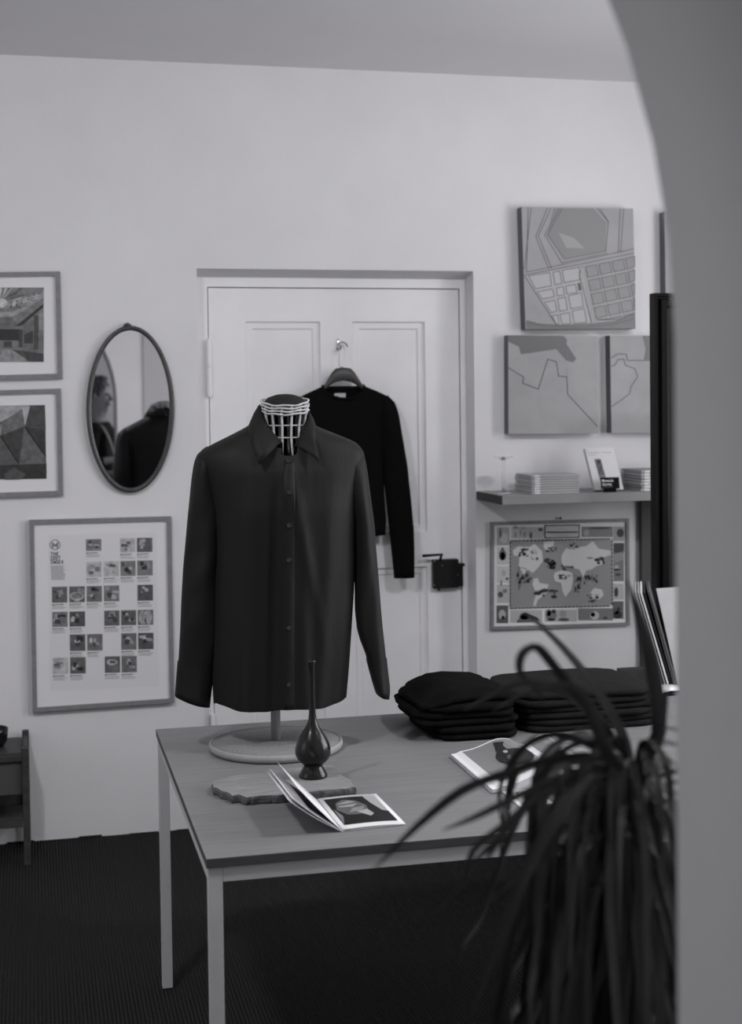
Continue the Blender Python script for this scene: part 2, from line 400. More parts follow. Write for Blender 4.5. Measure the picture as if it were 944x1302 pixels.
for Y in (YJ, AY0):
    I = [bm.verts.new((x, Y, z)) for x, z in out_pts]; O = [bm.verts.new((*(lambda q: (q[0], Y, q[1]))(outer_of(p)),)) for p in out_pts]
    for i in range(len(I)-1): bm.faces.new((I[i], I[i+1], O[i+1], O[i]))
    if Y == YJ: I0 = I
for i in range(len(I)-1): bm.faces.new((I0[i], I0[i+1], I[i+1], I[i]))
bmesh.ops.remove_doubles(bm, verts=bm.verts[:], dist=1e-5)
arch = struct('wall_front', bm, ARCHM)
REVEAL_SHADE = mat('reveal_plaster_shaded', .46, .95, .12, grain=.03, gscale=4, bump=.06, bscale=60); arch.data.materials.append(REVEAL_SHADE)  # same plaster darkened: shade on the arch reveal put into its colour
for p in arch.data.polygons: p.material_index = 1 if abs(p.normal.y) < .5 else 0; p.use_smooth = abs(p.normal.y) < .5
# thin darker sheet on the arch wall: painted shade past the mirrored corner
d3 = ray(183, 480); xq = d3[0]/d3[1]*(2*YM-YJ-.0)
struct('wall_shade_sheet', bx(bmesh.new(), (xq, YJ+.0005, 0), (XR-.001, YJ+.012, ZC-.0005)), mat('return_shade', .46, .9, .2))
# ================================================================== WALL PICTURES, LEFT
def framed(name, label, outer, fw, mat_in, Y=YW, depth=.022, cat='framed picture', group=None, frame_m=GFRAME, wire=True):
    """outer: four corners in the picture (TL,TR,BR,BL). Returns thing + local mapper factory"""
    Yf = Y-depth
    q = quadY(outer, Yf); c = sum(q, Vector())/4; c.y = Y-.001
    t = thing(name, label, cat, c, 0, group)
    inn = shrink(q, fw)
    bm = ring_prism(bmesh.new(), q, inn, (0, depth-.001, 0)); into(obj('frame', bm, frame_m), t)
    back = shrink(q, fw*.5); bm = hexa(bmesh.new(), [p+Vector((0, .008, 0)) for p in shrink(q, fw*.98)], (0, .004, 0)); into(obj('mount', bm, mat_in), t)
    return t, Yf+.008
MOUNT = mat('mount_board', .76, .7, .2)
def art(t, k, name, m): return into(k.build(name, m), t)
# --- two photographs at the left edge
def F1(Y): return wall_map(Y, 3.933, 0, 330)
t, Y = framed('framed_photograph', 'upper grey-framed photograph of a hall with a patterned ceiling, white mount, left edge of wall', [(-97, 347.5), (76.5, 345), (79.5, 481), (-94, 485.5)], .0175, MOUNT)
f = F1(Y)
k = Ink(f); k.rect(-300, 140, 219, 512, 120, 1)
k.poly([(-300, 140), (219, 140), (217, 215), (85, 335), (-300, 350)], 118, 2)
cx_, cy_ = 5, 222
for i in range(26):
    a = -pi*.98+i*pi*1.1/26; a2 = a+pi*.5/26
    L = 60+random.random()*130
    k.poly([(cx_+25*cos(a), cy_+20*sin(a)), (min(217, cx_+L*1.5*cos(a)), max(142, cy_+L*.8*sin(a))), (min(217, cx_+L*1.5*cos(a2)), max(142, cy_+L*.8*sin(a2)))], random.choice((60, 70, 185, 170)), 3)
k.disc(cx_, cy_-4, 32, 24, 190, 4)
for i in range(7): k.poly([(20+i*28, 250-i*9), (45+i*28, 205-i*8), (62+i*26, 238-i*9)], 175 if i % 2 else 140, 4)
k.poly([(-300, 262), (60, 262), (130, 232), (217, 175), (217, 190), (130, 250), (60, 285), (-300, 290)], 150, 5)
k.poly([(75, 335), (217, 222), (217, 238), (110, 330)], 45, 5)
k.poly([(-300, 300), (60, 290), (80, 320), (75, 345), (-300, 345)], 100, 5)
k.rect(-300, 348, 95, 405, 38, 5); k.rect(95, 350, 112, 440, 62, 5); k.rect(-300, 405, 95, 445, 110, 5); k.rect(20, 410, 60, 440, 60, 6)
k.rect(112, 300, 219, 465, 105, 4); k.rect(170, 280, 192, 450, 70, 6); k.poly([(120, 375), (165, 355), (165, 420), (120, 420)], 55, 6)
k.poly([(195, 275), (219, 265), (219, 350), (195, 355)], 140, 6); k.poly([(60, 450), (219, 470), (219, 512), (150, 512)], 65, 6)
k.poly([(-300, 455), (60, 450), (150, 512), (-300, 512)], 140, 6)
for i in range(5): k.line([(-80+i*45, 455), (-160+i*75, 510)], 3, 95, 7)
art(t, k, 'photograph', PHOTO)
t, Y = framed('framed_photograph', 'lower grey-framed photograph of folded angular concrete walls, white mount, left edge of wall', [(-94, 499), (77.5, 494), (80.5, 630), (-91, 635.5)], .0175, MOUNT)
f = F1(Y); k = Ink(f)
k.poly([(-300, 735), (225, 727), (233, 1096), (-300, 1104)], 85, 1)
k.poly([(-300, 735), (150, 729), (10, 810), (-300, 850)], 160, 2); k.poly([(110, 740), (150, 735), (125, 830)], 175, 3); k.poly([(150, 735), (225, 728), (229, 850), (125, 830)], 72, 3)
k.poly([(10, 820), (110, 745), (122, 835), (20, 880)], 105, 3); k.poly([(-300, 850), (10, 825), (5, 880), (-300, 960)], 130, 3)
k.poly([(5, 880), (122, 835), (92, 1020)], 62, 4); k.poly([(122, 835), (98, 1030), (222, 1030), (225, 985)], 98, 4)
k.poly([(122, 835), (228, 850), (229, 985)], 55, 5); k.line([(125, 838), (228, 985)], 6, 22, 6); k.line([(5, 885), (92, 1018)], 6, 25, 6)
k.poly([(-300, 960), (5, 885), (90, 1020), (-300, 1060)], 88, 4); k.poly([(-300, 1040), (233, 1020), (233, 1096), (-300, 1104)], 52, 5)
k.poly([(20, 1070), (70, 1040), (130, 1075), (100, 1100), (25, 1102)], 80, 6)
art(t, k, 'photograph', PHOTO)
# --- large framed poster
t, Y = framed('framed_poster', 'large grey-framed poster with a grid of small photographs, low beside the door', [(37.2, 661.5), (218, 656.8), (222, 893.5), (41.5, 906)], .0165, MOUNT, depth=.026)
f = wall_map(Y, 4.291, 20, 640)
k = Ink(f); k.poly([(178, 172), (768, 160), (783, 998), (188, 1025)], 220, 1)
art(t, k, 'poster_sheet', INK)
tiles = {0: (2, 4, 5), 1: (2, 3, 4, 5), 2: (0, 1, 2, 3, 5), 3: (0, 1, 3, 4, 5), 4: (1, 2, 4, 5), 5: (0, 1, 3, 4)}
g_ = wall_map(Y, 5.9, 50, 670)
cols = [(90, 205), (220, 337), (350, 465), (480, 595), (606, 720), (732, 848)]
rowy = [(88, 195), (258, 372), (440, 560), (628, 742), (800, 925), (972, 1095)]
rr = random.Random(11)
kk = Ink(g_)
for r_, cs in tiles.items():
    for c_ in cs:
        k = Ink(g_); kc = Ink(g_)
        x0, x1 = cols[c_]; y0, y1 = rowy[r_]; sh_ = (c_-2.5)*-2.6+(2 if c_ < 3 else 0); xs = r_*2.2+(0)
        x0 += xs; x1 += xs; y0 += sh_; y1 += sh_
        if r_ == 0 and c_ == 2: y1 -= 18
        base = rr.choice((88, 100, 112, 125)); light = (r_, c_) in ((0, 4), (1, 2), (1, 3), (5, 0))
        if light: base = 185
        k.poly([(x0, y0+1), (x1, y0-1), (x1+1, y1-2), (x0+1, y1+1)], base, 2)
        W_, H_ = x1-x0, y1-y0
        def B(u, v): return (x0+u*W_, y0+v*H_)
        for j in range(5):
            u, v = rr.uniform(.05, .6), rr.uniform(.05, .6); a, b2 = rr.uniform(.15, .38), rr.uniform(.12, .36)
            kind = rr.random(); gg = rr.choice((45, 55, 70, 150, 175, 190) if not light else (110, 130, 90, 165, 150))
            if kind < .4: k.poly([B(u, v), B(u+a, v+.02), B(min(1, u+a+.05), v+b2), B(u-.03, v+b2)], gg, 3+j)
            elif kind < .75: k.disc(x0+(u+a/2)*W_, y0+(v+b2/2)*H_, a*W_*.5, b2*H_*.5, gg, 3+j, 10)
            else: k.poly([B(u, v+b2), B(u+a/2, v), B(u+a, v+b2)], gg, 3+j)
        if (r_, c_) == (2, 1): k.disc(x0+.5*W_, y0+.6*H_, .46*W_, .26*H_, 190, 8); k.disc(x0+.5*W_, y0+.58*H_, .38*W_, .2*H_, 130, 9)
        if (r_, c_) == (3, 5):
            for u in (.28, .72): k.disc(x0+u*W_, y0+.5*H_, .2*W_, .46*H_, 175, 8); k.disc(x0+u*W_, y0+.35*H_, .14*W_, .26*H_, 155, 9)
        if (r_, c_) == (5, 3): k.rect(*B(.12, .35), *B(.85, .92), 110, 8); k.disc(x0+.48*W_, y0+.35*H_, .37*W_, .18*H_, 175, 9); k.disc(x0+.5*W_, y0+.33*H_, .22*W_, .09*H_, 90, 10)
        # caption lines
        yy = y1+12
        kc.disc(x0+8, yy+4, 6, 6, 50, 2, 8); kc.line([(x0+18, yy+3), (x0+W_*.75, yy)], 6, 90, 2)
        for j in range(3): kc.line([(x0+3, yy+15+j*9), (x0+W_*rr.uniform(.7, 1), yy+13+j*9)], 3, 135, 2)
        art(t, k, 'printed_photo', PHOTO); art(t, kc, 'caption', INK)
for j in range(17): kk.line([(86+j*.3, 292+j*6.5), (86+rr.uniform(90, 115), 290+j*6.5)], 2.3, 95, 2)

art(t, kk, 'intro_text', INK); kk = Ink(g_)
# emblem: letter in a ring
for i in range(28):
    a, b2 = 2*pi*i/28, 2*pi*(i+1)/28; kk.line([(118+37*cos(a), 134+37*sin(a)), (118+37*cos(b2), 134+37*sin(b2))], 4.5, 60, 3)
kk.line([(98, 156), (98, 117), (118, 140), (138, 117), (138, 156)], 5, 60, 3); kk.line([(106, 160), (106, 134), (118, 146), (130, 134), (130, 160)], 3, 80, 3)
art(t, kk, 'emblem', INK)
GL = {'T': [[(0, 1), (1, 1)], [(.5, 1), (.5, 0)]], 'H': [[(.08, 0), (.08, 1)], [(.92, 0), (.92, 1)], [(.08, .5), (.92, .5)]], 'E': [[(1, 1), (.1, 1), (.1, 0), (1, 0)], [(.1, .52), (.75, .52)]],
      'C': [[(1, .75), (.75, 1), (.3, 1), (.06, .75), (.06, .25), (.3, 0), (.75, 0), (1, .25)]], 'O': [[(.3, 1), (.7, 1), (.94, .75), (.94, .25), (.7, 0), (.3, 0), (.06, .25), (.06, .75), (.3, 1)]],
      'S': [[(.92, .8), (.7, 1), (.3, 1), (.08, .8), (.1, .6), (.9, .4), (.92, .2), (.7, 0), (.3, 0), (.08, .2)]], 'I': [[(.5, 0), (.5, 1)], [(.1, 0), (.9, 0)], [(.1, 1), (.9, 1)]], 'N': [[(.08, 0), (.08, 1), (.92, 0), (.92, 1)]],
      'D': [[(.1, 0), (.1, 1), (.6, 1), (.94, .75), (.94, .25), (.6, 0), (.1, 0)]], 'X': [[(0, 1), (1, 0)], [(1, 1), (0, 0)]]}
for word, y, xe in (('THE', 213, 150), ('COST', 244, 163), ('INDEX', 275, 186)):
    kk = Ink(g_); wl = (xe-85)/len(word)
    for n_, ch in enumerate(word):
        for st in GL[ch]: kk.line([(85+wl*n_+px_*wl*.72, y-py_*23) for px_, py_ in st], 4.6, 30, 3)
    art(t, kk, 'heading_text', INK)
# --- oval mirror
mc = oy(166.0, 520.5, YW-.015); mc.y = YW-.001
mir = thing('oval_mirror', 'oval wall mirror in a thin dark frame reflecting a person and the shirt', 'mirror', mc)
ra, rb = .1605, .3085; n = 64
bm = bmesh.new(); tilt = R(-1.0)
def ell(a, b2, y, t0=tilt): return [Vector((a*cos(2*pi*i/n)*cos(t0)-b2*sin(2*pi*i/n)*sin(t0), y, a*cos(2*pi*i/n)*sin(t0)+b2*sin(2*pi*i/n)*cos(t0))) for i in range(n)]
loft(bm, [ell(ra, rb, -.001), ell(ra+.001, rb+.001, -.022), ell(ra-.004, rb-.004, -.027), ell(ra-.013, rb-.013, -.026), ell(ra-.017, rb-.017, -.019), ell(ra-.017, rb-.017, -.001)], True)
obj('frame', bm, BFRAME, mir, True)
bm = bmesh.new(); loft(bm, [ell(ra-.016, rb-.016, -.014), ell(ra-.016, rb-.016, -.019)], True, (True, True)); o = obj('mirror_glass', bm, MIRROR, mir)
bm = bmesh.new(); lathe(bm, [(.001, -.004), (.016, 0), (.014, .006), (.006, .012), (.001, .013)], 12, (-tilt*rb*-1, -.014, rb-.001)); obj('finial', bm, BFRAME, mir, True)
# ================================================================== RIGHT WALL GROUP
def canvas(name, label, quad, depth, group=None):
    Yf = YW-depth; q = quadY(quad, Yf); c = sum(q, Vector())/4; c.y = YW-.001
    t = thing(name, label, 'canvas', c, 0, group)
    bm = hexa(bmesh.new(), q, (0, depth-.001, 0)); bm.faces.ensure_lookup_table()
    o = into(obj('stretched_canvas', bm, [CANVAS, CANVASEDGE]), t)
    for p in o.data.polygons: p.material_index = 0 if p.normal.y < -.9 else 1
    return t, Yf
t, Y = canvas('map_canvas', 'large grey canvas of a street map with pale city blocks, highest on the wall', [(663.5, 263), (805.5, 265), (808.5, 418), (668.5, 418.8)], .055)
f = wall_map(Y, 3.933, 620, 240)
k = Ink(f)
DK = 92; BG = 150
# park polygons
k.poly([(330, 98), (530, 98), (595, 168), (590, 312), (385, 352), (300, 230)], 137, 1)
k.poly([(355, 220), (432, 245), (485, 298), (395, 296)], 158, 2)
k.line([(375, 98), (300, 230), (385, 352), (592, 312), (605, 165), (548, 98)], 3, DK); k.line([(362, 98), (287, 230), (372, 370), (600, 322)], 3, DK)
k.line([(318, 98), (255, 235), (322, 400)], 3, DK); k.line([(300, 98), (242, 238), (308, 403)], 3, DK)
k.line([(220, 92), (185, 400)], 3, DK); k.line([(205, 92), (196, 418)], 3, DK); k.line([(195, 418), (735, 300)], 3, DK); k.line([(190, 432), (735, 322)], 3, DK)
k.line([(665, 98), (655, 318)], 3, DK); k.line([(682, 98), (667, 315)], 3, DK); k.line([(560, 98), (607, 165)], 3, DK)
k.poly([(186, 434), (475, 388), (520, 668), (340, 680)], 172, 1)   # pale district
k.line([(186, 434), (345, 680)], 4, DK)
for a, b2, c, d in [((205, 435), (312, 420), (320, 485), (240, 500)), ((328, 417), (362, 412), (372, 474), (338, 480)), ((374, 408), (460, 393), (462, 455), (384, 470)), ((250, 515), (325, 502), (335, 540), (275, 552)), ((345, 497), (380, 490), (385, 530), (350, 536)), ((392, 487), (440, 478), (448, 520), (398, 526)),
                   ((285, 568), (338, 558), (348, 612), (318, 620)), ((352, 550), (390, 542), (400, 606), (362, 612)), ((405, 536), (470, 520), (480, 590), (418, 600)), ((362, 628), (410, 620), (415, 675), (375, 678)), ((424, 612), (484, 600), (496, 668), (435, 674)), ((322, 636), (352, 631), (358, 675), (345, 677))]:
    k.poly([a, b2, c, d], 176, 2); k.line([a, b2, c, d, a], 3, DK, 3)
k.line([(475, 388), (460, 430), (520, 668)], 3.5, DK, 3); k.poly([(450, 472), (465, 470), (472, 508), (456, 510)], 96, 4); k.line([(468, 390), (474, 430), (524, 660)], 5, 170, 4)
def grid_pt(u, v): # right district skew grid
    return (482+u*66+v*14+(u*v*-.0), 385-u*14+v*68)
for i in range(4):
    for j in range(5):
        if i == 3 and j > 3: continue
        g0 = .12
        q = [grid_pt(i+g0, j+g0*.9), grid_pt(i+1-g0*.4, j+g0*.9), grid_pt(i+1-g0*.4, j+1-g0), grid_pt(i+g0, j+1-g0)]
        q = [(min(x, 737), min(y, 655)) for x, y in q]
        k.poly(q, 143, 2); k.line(q+[q[0]], 3, DK, 3)
for j in range(5): q = grid_pt(4, j); pass
k.poly([(195, 660), (260, 676), (380, 684), (520, 676), (640, 664), (737, 622), (741, 700), (195, 703)], 122, 4)
k.line([(195, 660), (260, 676), (380, 684), (520, 676), (640, 664), (737, 622)], 3, 85, 5); k.line([(195, 672), (300, 690), (480, 692), (620, 680), (738, 650)], 3, 95, 5)
art(t, k, 'painted_map', INK)
t, Y = canvas('outline_canvas', 'square grey canvas with one dark patch and a single jagged line, left below the map', [(646.5, 426), (760.5, 427), (761, 551.5), (647, 551.5)], .05)
f = wall_map(Y, 3.933, 620, 240); k = Ink(f)
k.poly([(105, 733), (380, 735), (400, 755), (395, 775), (445, 850), (430, 868), (395, 860), (345, 802), (168, 828), (158, 790), (105, 765)], 112, 1)
k.line([(105, 895), (182, 942), (176, 972), (255, 1002), (302, 852), (345, 865), (356, 937), (397, 940), (402, 1028), (552, 1190)], 4, 88)
for (x, y, L) in ((400, 800, 60), (398, 900, 40)): k.line([(x, y), (x+2, y+L)], 1.5, 130)
art(t, k, 'painted_outline', INK)
t, Y = canvas('outline_canvas', 'square grey canvas with a closed jagged outline, partly behind the black frame', [(776, 426.5), (889, 427.5), (890, 550), (778, 550.5)], .05)
f = wall_map(Y, 3.933, 620, 240); k = Ink(f)
k.poly([(780, 735), (1020, 738), (1020, 858), (785, 855), (795, 800)], 115, 1)
k.line([(780, 735), (795, 800), (785, 858)], 3, 88); k.line([(620, 845), (655, 825), (695, 828), (700, 858), (1020, 860)], 4, 88)
k.line([(620, 888), (640, 880), (652, 855), (683, 852), (690, 882), (738, 900), (752, 940), (718, 990), (712, 1025), (625, 1088), (612, 1088)], 4, 88)
art(t, k, 'painted_outline', INK)
t, Y = canvas('map_canvas', 'tall grey canvas beside the arch edge, above the black frame', [(845.5, 269), (960, 270), (962, 400), (847, 400)], .05)
# --- framed pictorial map
t, Y = framed('framed_pictorial_map', 'thin-framed pictorial world map with a border of drawings, under the shelf', [(625, 664), (800.5, 659.5), (801.5, 795.5), (624.5, 801)], .0125, MOUNT, depth=.018)
f = wall_map(Y, 4.72, 610, 650); k = Ink(f)
k.poly([(178, 172), (803, 160), (803, 573), (174, 588)], 195, 1); k.poly([(186, 184), (793, 172), (793, 562), (182, 576)], 142, 2)
WT = 200; SEA = 142
def blob(pts, g=WT, l=3): k.poly(pts, g, l)
blob([(200, 235), (230, 210), (300, 215), (330, 195), (375, 240), (380, 300), (350, 340), (320, 370), (290, 350), (265, 380), (235, 330), (240, 270), (205, 265)])
blob([(385, 185), (450, 180), (440, 215), (405, 245), (385, 215)])
blob([(325, 405), (350, 400), (360, 430), (415, 440), (395, 500), (350, 530), (335, 575), (322, 560), (340, 490), (318, 440)])
blob([(495, 260), (520, 220), (545, 230), (560, 200), (600, 215), (640, 210), (680, 180), (715, 225), (785, 235), (790, 260), (750, 275), (735, 320), (700, 330), (670, 350), (640, 355), (625, 400), (600, 350), (560, 340), (500, 330), (490, 290)])
blob([(450, 370), (500, 350), (555, 370), (562, 410), (550, 470), (515, 515), (498, 480), (490, 430), (455, 420), (445, 395)])
blob([(655, 500), (690, 460), (735, 470), (745, 505), (715, 530), (670, 525)])
rr = random.Random(5)
for (x, y, w_, h_, d) in ((260, 245, 60, 50, 70), (430, 230, 60, 30, 80), (420, 310, 90, 60, 60), (525, 340, 60, 36, 90), (570, 215, 50, 40, 95), (700, 300, 90, 45, 75), (245, 400, 50, 70, 90), (290, 410, 40, 60, 90),
                          (590, 420, 40, 80, 60), (650, 410, 40, 50, 60), (690, 400, 30, 50, 70), (510, 395, 60, 30, 95), (400, 490, 110, 50, 85), (685, 520, 70, 40, 85), (590, 470, 40, 30, 60), (330, 260, 40, 60, 130), (440, 330, 40, 30, 75)):
    for j in range(11):
        a, b2 = x+rr.uniform(-.5, .5)*w_, y+rr.uniform(-.5, .5)*h_
        k.disc(a, b2, rr.uniform(.08, .24)*w_, rr.uniform(.10, .24)*h_, max(25, min(190, d-25+rr.choice((-15, 0, 20, 80)))), 4+j % 3, 7, rr.random())
k.line([(235, 330), (235, 470), (250, 435), (300, 400), (278, 345), (235, 335)], 3, 75, 6)
for i in range(26):
    u = i/26*600; k.line([(188+u, 178-u*.02), (188+u+14, 178-u*.02)], 8, 25, 5); k.line([(186+u, 582-u*.024), (186+u+14, 582-u*.024)], 8, 25, 5)
for i in range(17):
    u = i/17*395; k.line([(184, 185+u), (184, 185+u+13)], 6, 25, 5); k.line([(796, 175+u), (796, 175+u+13)], 6, 25, 5)
# border cells
for (x0, y0, x1, y1, g) in ((105, 95, 180, 205, 165), (105, 215, 178, 320, 192), (105, 330, 178, 430, 195), (105, 440, 178, 550, 178), (102, 565, 172, 672, 92), (190, 95, 385, 165, 180),
                            (612, 92, 800, 155, 128), (805, 92, 868, 180, 160), (805, 190, 868, 250, 60), (805, 250, 866, 420, 120), (800, 435, 866, 530, 180), (800, 540, 864, 645, 95), (185, 592, 375, 668, 178), (392, 590, 585, 662, 176), (592, 582, 800, 655, 118)):
    k.rect(x0, y0, x1, y1, g, 3)
k.rect(392, 84, 600, 160, 190, 3); k.line([(392, 86), (598, 82), (597, 156), (393, 161), (392, 86)], 6, 15, 5)
for y, a, b2, g, w_ in ((126, 405, 588, 40, 8), (108, 470, 520, 150, 3), (140, 430, 560, 130, 3), (148, 455, 530, 130, 2)):
    x = a
    while x < b2: l = rr.uniform(4, 11); k.line([(x, y), (min(b2, x+l), y-.3)], w_, g, 5); x += l+3
for (x, y, rx, ry, g) in ((145, 160, 26, 32, 190), (125, 130, 6, 30, 90), (138, 262, 22, 34, 95), (138, 268, 15, 24, 185), (138, 225, 8, 8, 80), (145, 370, 12, 20, 170), (125, 500, 16, 18, 85), (152, 478, 14, 12, 120), (135, 620, 22, 30, 175), (140, 640, 10, 14, 100), (165, 405, 8, 8, 60), (130, 430, 4, 20, 110),
                          (215, 140, 8, 18, 140), (245, 130, 7, 20, 140), (270, 140, 8, 18, 130), (308, 145, 8, 22, 90), (365, 110, 14, 10, 70), (215, 98, 16, 8, 130), (260, 100, 14, 6, 150), (720, 100, 70, 8, 70), (640, 130, 18, 20, 160), (845, 130, 22, 26, 50), (822, 340, 14, 18, 175), (825, 350, 22, 6, 70), (830, 380, 18, 8, 60),
                          (820, 485, 12, 30, 55), (830, 620, 24, 24, 45), (835, 585, 8, 12, 50), (270, 630, 30, 22, 70), (232, 660, 8, 8, 70), (430, 625, 34, 28, 120), (415, 610, 14, 22, 70), (445, 600, 14, 12, 70), (430, 650, 26, 8, 70), (500, 615, 22, 24, 150), (505, 650, 34, 10, 80), (755, 640, 14, 8, 60), (690, 625, 28, 26, 185), (680, 620, 14, 14, 50), (820, 600, 16, 20, 80)):
    k.disc(x, y, rx, ry, g, 6, 12)
k.poly([(270, 605), (300, 620), (350, 640), (355, 660), (330, 655), (285, 630)], 40, 7); k.poly([(235, 640), (265, 615), (330, 630), (320, 665), (240, 668)], 100, 6)
for i in range(6): k.line([(806, 262+i*9), (864, 242+i*9)], 3, 180, 6)
art(t, k, 'printed_map', INK)
hk = oy(713, 660.5, YW-.012); bm = bmesh.new(); lathe(bm, [(.001, 0), (.007, .002), (.004, .008), (.001, .011)], 10, hk); into(obj('hanging_loop', bm, BFRAME), t)
# --- shelf
sx0 = oy(606, 637, YW).x; Yf = ox(638.5, 636, sx0).y; SX1 = 2.72
zt = (oy(638.5, 630.5, Yf).z); zb = oy(638.5, 642, Yf).z; SZ = zt
sh = thing('wall_shelf', 'long grey wall shelf with a dark left end under the canvases', 'shelf', ((sx0+SX1)/2, YW-.001, zb))
into(box('shelf_board', (sx0+.002, Yf, zb), (SX1, YW-.001, zt), SHELFM, None, .001), sh)
into(box('end_cap', (sx0, Yf+.0005, zb+.0005), (sx0+.002, YW-.001, zt-.0005), mat('dark_end_cap', .03, .6, .3)), sh)
# glass candlestick / wide dish
YG = Yf+.12
gb = oy(641, 628, YG); gs = .0026*1.05
prof = [(.030, 0), (.030, .002), (.009, .006), (.0065, .015), (.0055, .12), (.009, .128), (.020, .133), (.034, .139), (.036, .141), (.034, .1415), (.018, .137), (.006, .135), (.006, .139), (.001, .1395)]
bm = bmesh.new(); lathe(bm, prof, 28, (0, 0, 0))
gl = thing('glass_candlestick', 'clear glass candlestick with a wide drip dish, on the shelf end', 'candlestick', (gb.x, YG, SZ+.0005))
obj('glass_body', bm, GLASS, gl, True)
bm = bmesh.new(); lathe(bm, [(.001, 0), (.0055, .0005), (.0055, .006), (.001, .0065)], 12, (0, 0, .1300)); obj('wick_holder', bm, mat('holder_metal', .25, .4, .5), gl)
# stacks of booklets
def booklet(px, Yc, z, w_, d, th, rz, tone, label, group):
    t = thing('booklet', label, 'booklet', (px, Yc, z), rz, group)
    m = MATS.get('cover%d' % tone) or mat('cover%d' % tone, tone/100, .5, .3)
    bm = bmesh.new(); bx(bm, (-w_/2+.006, -d/2+.006, -.0023), (w_/2-.006, d/2-.006, 0)) if z > SZ+.001 else None; bx(bm, (-w_/2, -d/2, 0), (w_/2, d/2, .0007)); bx(bm, (-w_/2, -d/2, th-.0007), (w_/2, d/2, th)); bx(bm, (-w_/2-.0004, -d/2, 0), (-w_/2+.0008, d/2, th)); obj('cover', bm, m, t)
    obj('price_band', bx(bmesh.new(), (-w_/2+.012, -d/2-.0006, .0002), (-w_/2+.034, -d/2+.0015, th-.0002)), PAPER, t)
    obj('pages', bx(bmesh.new(), (-w_/2+.0009, -d/2+.0025, .0009), (w_/2-.002, d/2-.002, th-.0009)), PAPEREDGE, t)
    return t
a = oy(676.5, 620, Yf+.035); b2 = oy(738, 620, Yf+.035)
zz = SZ+.0006; top = oy(700, 603, Yf+.035).z; N = 8; th = (top-zz)/N-.0024
wB = b2.x-a.x
ordn = ['lowest', 'second lowest', 'third from the bottom', 'fourth from the bottom', 'fourth from the top', 'third from the top', 'second from the top', 'topmost']
for i in range(N):
    booklet((a.x+b2.x)/2+random.uniform(-.0015, .003)*(i % 3), Yf+.13, zz, wB, .19, th, random.uniform(-.004, .004)-(0.03 if i == N-1 else 0), (40, 46, 36, 43)[i % 4], '%s pale booklet of the left stack on the wall shelf' % ordn[i], 'booklets in the left stack on the shelf'); zz += th+.0024
a = oy(816, 616, Yf+.04); zz = SZ+.0006; top2 = oy(830, 597, Yf+.04).z; N = 7; th2 = (top2-zz)/N-.0024
for i in range(N):
    booklet(a.x+.10+random.uniform(-.002, .002), Yf+.135, zz, .2, .19, th2, random.uniform(-.01, .01), (32, 28, 38)[i % 3], '%s booklet of the right shelf stack beside the black frame' % (['lowest', 'second lowest', 'third lowest', 'middle', 'third from the top', 'second from the top', 'topmost'][i]), 'booklets in the right stack on the shelf'); zz += th2+.0024
# leaning catalogue and small sign
YC = Yf+.075
cb = [oy(757, 626, YC), oy(793.5, 625.5, YC)]; wC = cb[1].x-cb[0].x; hC = (626-566)/ (F_PX/ (YC*1.0)) * 1.06
ct = thing('leaning_catalogue', 'thick white catalogue leaning on the wall shelf with a dark upright strip on its cover', 'book', (cb[0].x, YC, SZ+.0008), 0)
lean = R(-20); skew = -.0
def cl(x, z, d=0):   # x across cover, z up the cover, d = towards the back
    return Vector((x-z*.10, z*sin(-lean)+d*cos(lean), z*cos(lean)+d*sin(-lean)*-1+ .006))
hC = .172; bm = bmesh.new(); hexa(bm, [cl(0, 0), cl(wC, 0), cl(wC, hC), cl(0, hC)], cl(0, 0, .001)-cl(0, 0)); obj('front_cover', bm, PAPER, ct)
bm = bmesh.new(); hexa(bm, [cl(.001, .001, .0012), cl(wC-.001, .001, .0012), cl(wC-.001, hC-.001, .0012), cl(.001, hC-.001, .0012)], cl(0, 0, .020)-cl(0, 0)); obj('pages', bm, PAPEREDGE, ct)
nC = (cl(1, 0)-cl(0, 0)).cross(cl(0, 1)-cl(0, 0)).normalized()
if nC.y > 0: nC = -nC
fc = lambda x, y: (cl(wC*(x-205)/(520.), hC*(955-y)/(865.)), nC)     # crop pixels 205..725 across the top, 90..955 down
k = Ink(fc, .0003)
k.poly([(325, 335), (340, 322), (430, 322), (445, 335), (455, 700), (420, 940), (345, 940), (335, 700)], 132, 1)
for x in range(215, 665, 12):
    if not 440 < x < 480: k.line([(x, 195), (x+8, 195)], 10, 165, 1)
k.disc(232, 145, 14, 12, 175, 1, 10); k.line([(240, 242), (375, 242)], 8, 165, 1)
k.build('cover_print', INK, ct)
text_mesh('strip_text', 'MONO', INKDK, ct, fc, 352, 350, 118, 1.02, 2, lay=3, lift=.0003, rot=-pi/2, sx=.78)
tb = oy(787, 627, YC-.03); sw_ = oy(788, 615, YC-.03).x-oy(765, 615, YC-.03).x
sg = thing('shelf_sign', 'small black sign block with white lettering in front of the white catalogue', 'sign', (tb.x-sw_/2-.001, YC-.035, SZ+.0008))
bx_ = bmesh.new(); bx(bx_, (-.022, -.008, 0), (.024, .012, .012), .001); obj('foot', bx_, BLACKG, sg)
bx_ = bmesh.new(); hexa(bx_, [Vector((-sw_/2, -.010, .012)), Vector((sw_/2, -.010, .012)), Vector((sw_/2, -.002, .056)), Vector((-sw_/2, -.002, .056))], (0, .006, 0)); obj('plate', bx_, BLACKG, sg)
fs = lambda x, y: (Vector((-sw_/2+sw_*(x-430)/340., -.010+.008*((900-y)/190.)*.9, .012+.044*(900-y)/190.)), Vector((0, -.98, -.17)))
